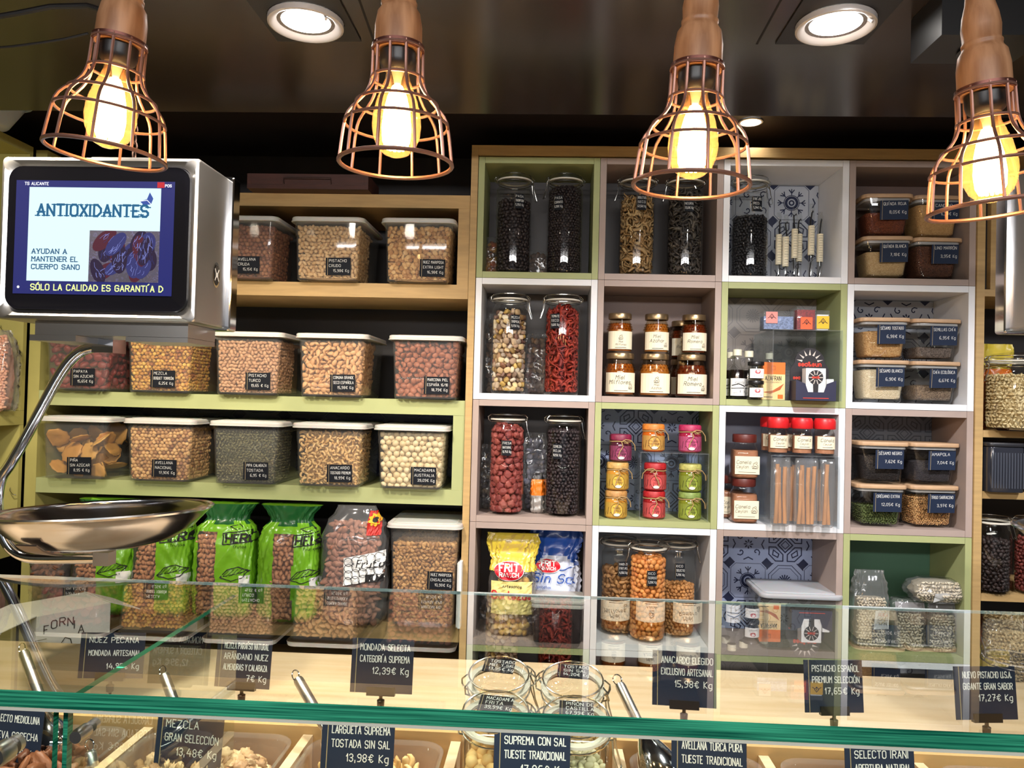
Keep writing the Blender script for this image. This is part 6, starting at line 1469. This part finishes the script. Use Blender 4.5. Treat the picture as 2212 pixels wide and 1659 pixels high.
b = MB(); b.box(GX0, GX1, -.976, -.66, 0, 1.0175); tag(b.build('counter_base', mat('counter_base_brown', (120, 94, 64), .6), smooth=False), 'brown counter base under the worktop', 'cabinet')
DZ = .955
t = thing('display_deck', 'tan wooden display deck with upright dividers under the glass top', 'display deck', ((GX0 + GX1) / 2, -1.26, 0))
cx = (GX0 + GX1) / 2
b = MB(); b.box(GX0 - cx, GX1 - cx, -.28, .2825, .60, DZ); b.build('deck', DECKM, t, smooth=False)
b = MB(); b.box(GX0 - cx, GX1 - cx, .262, .2745, DZ + .0004, 1.0495); b.build('back_board', DECKM, t, smooth=False)
DIV = [-.95, -.685, -.43, -.16, .085, .348, .581, .824, 1.055, 1.3]
for x in DIV: b = MB(); b.box(x - .008 - cx, x + .008 - cx, -.27, .2615, DZ + .0004, 1.036); b.build('divider', WTOP, t, smooth=False)
# trays with nuts: (slot, label, kind, size, colours, name, cat)
TRAYG = glass('tray_plastic', (250, 244, 236), 1.49, .03, film=.06)
TR = [(1, 'clear tray of dark brown nuts at the left end of the deck', 'pecan', .03, [(104, 58, 36), (134, 82, 52), (84, 46, 30)], 'pecan_heap', 'dark brown pecan halves in the left tray', 'nuts', .06),
      (2, 'clear tray of shelled walnut pieces behind the second front card', 'walnut', .019, [(186, 146, 102), (224, 192, 150), (150, 104, 70)], 'walnut_piece_heap', 'pale walnut pieces in the tray beside the front cards', 'nuts', .058),
      (3, 'clear tray of pale fried nuts right of the third front card', 'cashew', .021, [(222, 178, 112), (236, 204, 148), (206, 160, 98)], 'fried_nut_heap', 'pale fried nuts in the tray left of the clip jars', 'nuts', .062),
      (5, 'clear tray of blanched hazelnuts with a steel scoop', 'hazel', .0165, [(222, 170, 98), (234, 190, 126)], 'blanched_hazelnut_heap', 'blanched hazelnuts in the tray around the steel scoop', 'nuts', .05),
      (6, 'clear tray of reddish brown nuts with a few white ones on top', 'almond', .02, [(150, 92, 64), (170, 112, 80), (232, 216, 190)], 'brown_nut_heap', 'reddish brown nuts in the tray left of the last front card', 'nuts', .05),
      (7, 'clear tray of pale pistachios at the right end of the deck', 'pistachio', .019, [(196, 160, 116), (216, 184, 142)], 'pale_pistachio_heap', 'pale pistachios in the right end tray', 'nuts', .045)]
for slot, lab, kind, size, cols, hn, hl_, hc, hh in TR:
    x0, x1 = DIV[slot] + .014, DIV[slot + 1] - .014; w = x1 - x0; xc = (x0 + x1) / 2; d = .40
    t = thing('nut_tray', lab, 'tray', (xc, -1.207, DZ + .0006), 'clear nut trays on the deck')
    b = MB(); h = .083
    secs = [(w - .05, d - .05, 0, .03), (w - .03, d - .03, .004, .035), (w - .012, d - .012, h - .006, .035), (w, d, h - .002, .04), (w, d, h, .04), (w - .01, d - .01, h, .035), (w - .018, d - .018, h - .006, .034), (w - .036, d - .036, .006, .03)]
    b.loft([[(x, y, z) for x, y in rrect(W, Dd, r, 5)] for W, Dd, z, r in secs], 0); b.build('tray_body', TRAYG, t)
    g = hexgrid(-w / 2 + .03, w / 2 - .03, -d / 2 + .03, d / 2 - .03, size)
    def hgt(x, y): return .022 + hh * (max(0, 1 - (x / (w * .52)) ** 2)) ** .5 * (max(0, 1 - (y / (d * .5)) ** 4)) ** .5
    P = [(x, y, hgt(x, y) + RNG.uniform(-.25, .3) * size) for x, y in g] + [(x + size * .4, y, hgt(x, y) - size * .6) for x, y in g]
    V = []; k = 9; F = []
    for i in range(k):
        for j in range(k):
            x = (-.5 + i / (k - 1)) * (w - .06); y = (-.5 + j / (k - 1)) * (d - .06); V.append((x, y, max(.008, hgt(x, y) - size)))
    for i in range(k - 1):
        for j in range(k - 1): a = i * k + j; F += [(a, a + k, a + k + 1), (a, a + k + 1, a + 1)]
    heap(hn, kind, np.array(P), size, nut(hn + '_skin_%d_%d_%d' % cols[0], cols, .5), None, hl_, hc, .2, (np.array(V), F), Vector((xc, -1.207, DZ + .0006)))

# price cards on clips
def sign(label, x0, yb, x1, yt, Y, lines, base, rz=0.0, lean=-.12, fold=None, cols=(4, 3)):
    a = at(x0, yb, Y); c = at(x1, yt, Y); w = .105 if w_fix else c.x - a.x; h = c.z - a.z
    w = c.x - a.x; cxx = (a.x + c.x) / 2
    t = thing('price_card', label, 'price card', (cxx, Y, base), 'chalked price cards on black clips', rz=rz)
    M = Matrix.Translation((0, 0, a.z - base)) @ Matrix.Rotation(lean, 4, 'X')
    b = MB(); card(b, lines, w, h, flat(M @ Matrix.Translation((0, 0, h / 2))), pad=.14, lh=h * .115, wd=.0013, th=.0015); b.build('card', [NAVY, CHALK, GOLDL], t, smooth=False)
    b = MB(); b.box(-.024, .024, -.005, .004, -.004, .010, M=M); b.build('clip', mat('black_clip', (16, 16, 18), .35), t)
    zb = a.z - base
    b = MB(); b.lathe([(0, 0), (.012, 0), (.012, .003), (.0028, .005), (.0028, zb - .024), (.006, zb - .022), (.0065, zb - .012), (.003, zb - .010), (.003, zb - .004), (0, zb - .004)], 14); b.build('stem', mat('bronze_stem', (66, 52, 40), .4, .5), t)
w_fix = False
WB = 1.0506; FB = DZ + .0078
sign('dark card reading nuez pecana, left of the worktop behind the glass divider', 172, 1462, 308, 1372, -.965, ['NUEZ PECANA', 'MONDADA ARTESANAL', '14,95€ Kg'], WB, .1)
sign('dark card reading mezcla paraiso natural, second from the left on the worktop', 462, 1483, 586, 1384, -.965, ['MEZCLA PARAÍSO NATURAL', 'ARÁNDANO NUEZ', 'ALMENDRAS Y CALABAZA', '7€ Kg'], WB, -.05)
sign('dark card reading mondada selecta, in the middle of the worktop', 756, 1494, 893, 1386, -.965, ['MONDADA SELECTA', 'CATEGORÍA SUPREMA', '12,39€ Kg', ''], WB)
sign('dark card reading anacardo elegido, right of the clip jars', 1409, 1523, 1549, 1414, -.965, ['ANACARDO ELEGIDO', 'EXCLUSIVO ARTESANAL', '15,98€ Kg', ''], WB, -.05)
sign('dark card reading pistacho espanol, second from the right on the worktop', 1736, 1536, 1870, 1432, -.965, ['PISTACHO ESPAÑOL', 'PREMIUM SELECCIÓN', '17,65€ Kg', ''], WB, .1)
sign('dark card reading nuevo pistacho, rightmost on the worktop', 2060, 1551, 2205, 1446, -.965, ['NUEVO PISTACHO U.S.A.', 'GIGANTE GRAN SABOR', '17,27€ Kg', ''], WB, .12)
sign('dark card reading selecto nueva cosecha, left of the vertical glass joint', -50, 1655, 92, 1540, -1.13, ['SELECTO MEDIOLUNA', 'NUEVA COSECHA', '17,95€ Kg'], FB, -.1)
sign('dark card reading mezcla gran seleccion, front row', 325, 1678, 482, 1553, -1.13, ['MEZCLA', 'GRAN SELECCIÓN', '13,48€ Kg', ''], FB, -.12)
sign('dark card reading largueta suprema, front row beside the pale fried nuts', 690, 1690, 851, 1564, -1.13, ['LARGUETA SUPREMA', 'TOSTADA SIN SAL', '13,98€ Kg', ''], FB)
sign('dark card reading suprema con sal, standing before the clip jars', 1064, 1716, 1233, 1587, -1.262, ['SUPREMA CON SAL', 'TUESTE TRADICIONAL', '17,96€ Kg', ''], FB)
sign('dark card reading avellana turca, front row right of the steel scoop', 1450, 1726, 1615, 1599, -1.13, ['AVELLANA TURCA PURA', 'TUESTE TRADICIONAL', '14,75€ Kg', ''], FB, -.04)
sign('dark card reading selecto irani, front row at the right', 1825, 1742, 1985, 1617, -1.13, ['SELECTO IRANÍ', 'APERTURA NATURAL', '16,85€ Kg', ''], FB, .1)

# preserving jars in the showcase
for x, y, Y, lines, kind, cols, lab, fl, fn, ro, h in (
   (1078, 1440, -1.11, ['TOSTADO', 'MIEL Y SAL', '13,95€ Kg'], 'round', [(206, 160, 96), (222, 182, 120)], 'clip jar with the tostado miel card on its lid, back left of four', 'honey roasted nuts inside the back left clip jar', 'honey_nut_heap', -.1, .235),
   (1238, 1452, -1.11, ['TOSTADO', 'SIN SAL', '14,20€ Kg'], 'corn', [(196, 160, 104), (214, 184, 132)], 'clip jar with the tostado sin sal card on its lid, back right of four', 'unsalted roasted nuts inside the back right clip jar', 'unsalted_nut_heap', -.06, .235),
   (1071, 1522, -1.213, ['MACADAMÍA', 'FRITA', '39,99€ Kg'], 'round', [(220, 172, 102), (234, 198, 136)], 'clip jar with the macadamia frita card on its lid, front left of four', 'fried macadamias inside the front left clip jar', 'fried_macadamia_heap', -.1, .222),
   (1245, 1534, -1.213, ['PIÑÓN DE', 'CASTILLA', '67,99€ Kg'], 'bean', [(196, 190, 150), (222, 214, 180)], 'clip jar with the pinon de castilla card on its lid, front right of four', 'pine nuts inside the front right clip jar', 'pine_nut_heap', -.04, .222)):
    p = at(x, y, Y); ja = .25; hh = (p.z - DZ - .008 - .047 * math.sin(ja)) / math.cos(ja); p = p - Vector((0, -math.sin(ja), math.cos(ja))) * hh
    clip_jar(lab, p, hh, .0465, lines, (0, .5), (kind, .019 if kind == 'round' else .012, cols, .62, fl, fn, 'nuts', 0), 1, 'clip jars in the showcase', rz=.3 if x < 1150 else -.2, lidtext=(ro,), fat=True, tilt=(ja, 0, 0))

t = thing('jar_rest', 'sloping wooden rest under the four clip jars in the showcase', 'stand', (.2165, -1.13, DZ + .0006))
b = MB(); b.add([(x, y, z) for x in (-.115, .115) for y, z in ((-.135, 0), (.125, 0), (.125, .012), (-.135, .004))], [(0, 1, 2, 3), (7, 6, 5, 4), (0, 4, 5, 1), (1, 5, 6, 2), (2, 6, 7, 3), (3, 7, 4, 0)]); b.build('board', DECKM, t, smooth=False)
# scoops
def scoop(label, ring, low, Yr, Yl, big=False):
    A, B = at(*ring, Yr), at(*low, Yl); d = (B - A); Lh = d.length; d.normalize()
    t = thing('scoop', label, 'scoop', B, 'steel scoops in the nut trays')
    a = A - B; side = d.cross(Vector((0, 1, 0))).normalized()
    b = MB(); b.tube([a - d * .012 + side * .007 * math.cos(q) + d * -.009 * math.sin(q) for q in np.linspace(0, 2 * PI, 13)[:-1]], .0011, 6, closed=True); b.build('hanging_ring', STEEL, t)
    b = MB(); b.tube([a - d * .005, a - d * .003, a + d * .001, a * .5, -d * .012, -d * .002], [.003, .0075, .0085, .0085, .0085, .007], 14); b.build('handle', BSTEEL, t)
    b = MB(); R_ = d.to_track_quat('X', 'Z').to_matrix().to_4x4(); secs = []
    lx, wy = (.095, .034) if big else (.075, .026)
    for q in np.linspace(0, 1, 9):
        hw = wy * (.35 + .65 * math.sin(min(1, q * 1.6) * PI / 2)) * (1 if q < .75 else math.cos((q - .75) / .25 * PI / 2 * .92)); ring_ = []
        for e in np.linspace(-PI * .62, PI * .62, 13): ring_.append((q * lx, hw * math.sin(e), hw * .8 * math.cos(e)))
        for e in np.linspace(PI * .62, -PI * .62, 13): ring_.append((q * lx, (hw - .0012) * math.sin(e), (hw - .0012) * .8 * math.cos(e)))
        secs.append(ring_)
    b.loft(secs, 0, M=R_); b.build('bowl', STEEL, t)
scoop('steel scoop leaning in the pecan tray, leftmost', (52, 1412), (100, 1545), -1.0, -1.06)
scoop('steel scoop between the first two upper price cards', (356, 1462), (392, 1560), -1.0, -1.05)
scoop('steel scoop between the second and third upper price cards', (645, 1470), (705, 1575), -1.0, -1.06)
scoop('large steel scoop with a shiny bowl right of the clip jars', (1340, 1482), (1393, 1592), -1.0, -1.065, True)
scoop('small scoop handle standing in the dark brown pecans', (196, 1628), (202, 1668), -1.13, -1.135)

# white carton behind the counter
p = Vector((at(108, 1380, -.47).x, -.43, 0))
b = MB(); b.box(-.3, .3, -.17, .2, 0, .915); o = b.build('low_cabinet', mat('dark_cabinet', (50, 42, 34), .6), smooth=False); o.location = (p.x - .04, p.y, 0); tag(o, 'low dark cabinet behind the counter under the white carton', 'cabinet')
t = thing('carton', 'white nut carton with open flaps and black lettering behind the counter', 'carton', (p.x + .0, p.y - .0, .9155), rz=-.30, tilt=(0, 0, .95))
CW = mat('white_carton', (228, 222, 214), .65)
b = MB(); w, d, h = .165, .15, .155
b.box(-w / 2, w / 2, -d / 2, d / 2, 0, h, 0)
mp = flat(Matrix.Translation((0, -d / 2 - .0003, 0)))
for i, ch in enumerate('FORNIA'):
    a = 2.35 - i * .40; b.text(ch, .0 + .046 * math.cos(a) - .034, .084 + .040 * math.sin(a), .018, mp, .0003, 1, wd=.0024, jit=0)
b.ribbon([(-.065, .064), (-.05, .086), (-.04, .066), (-.03, .08), (-.02, .094), (-.008, .088), (-.004, .072), (.0, .062)], .002, mp, .0003, 1)
b.poly([(.008, .022), (.0815, .022), (.0815, .056), (.026, .060), (.010, .046)], mp, .0003, 2); b.text('NUT', .034, .032, .014, mp, .0006, 3, wd=.0016, jit=0)
for k in range(3): b.ribbon([(-.085, .10 - k * .008), (-.06, .10 - k * .008)], .0012, mp, .0003, 1)
b.build('carton_body', [CW, INK, NAVY, PAPER], t, smooth=False)
for M, q in ((Matrix.Translation((-w / 2, 0, h + .0006)) @ Matrix.Rotation(-.3, 4, 'Y'), (-.08, 0, -d / 2, d / 2)), (Matrix.Translation((w / 2, 0, h + .0006)) @ Matrix.Rotation(.4, 4, 'Y'), (0, .08, -d / 2, d / 2))):
    b = MB(); b.box(q[0], q[1], q[2], q[3], .0, .002, M=M); b.build('flap', CW, t, smooth=False)
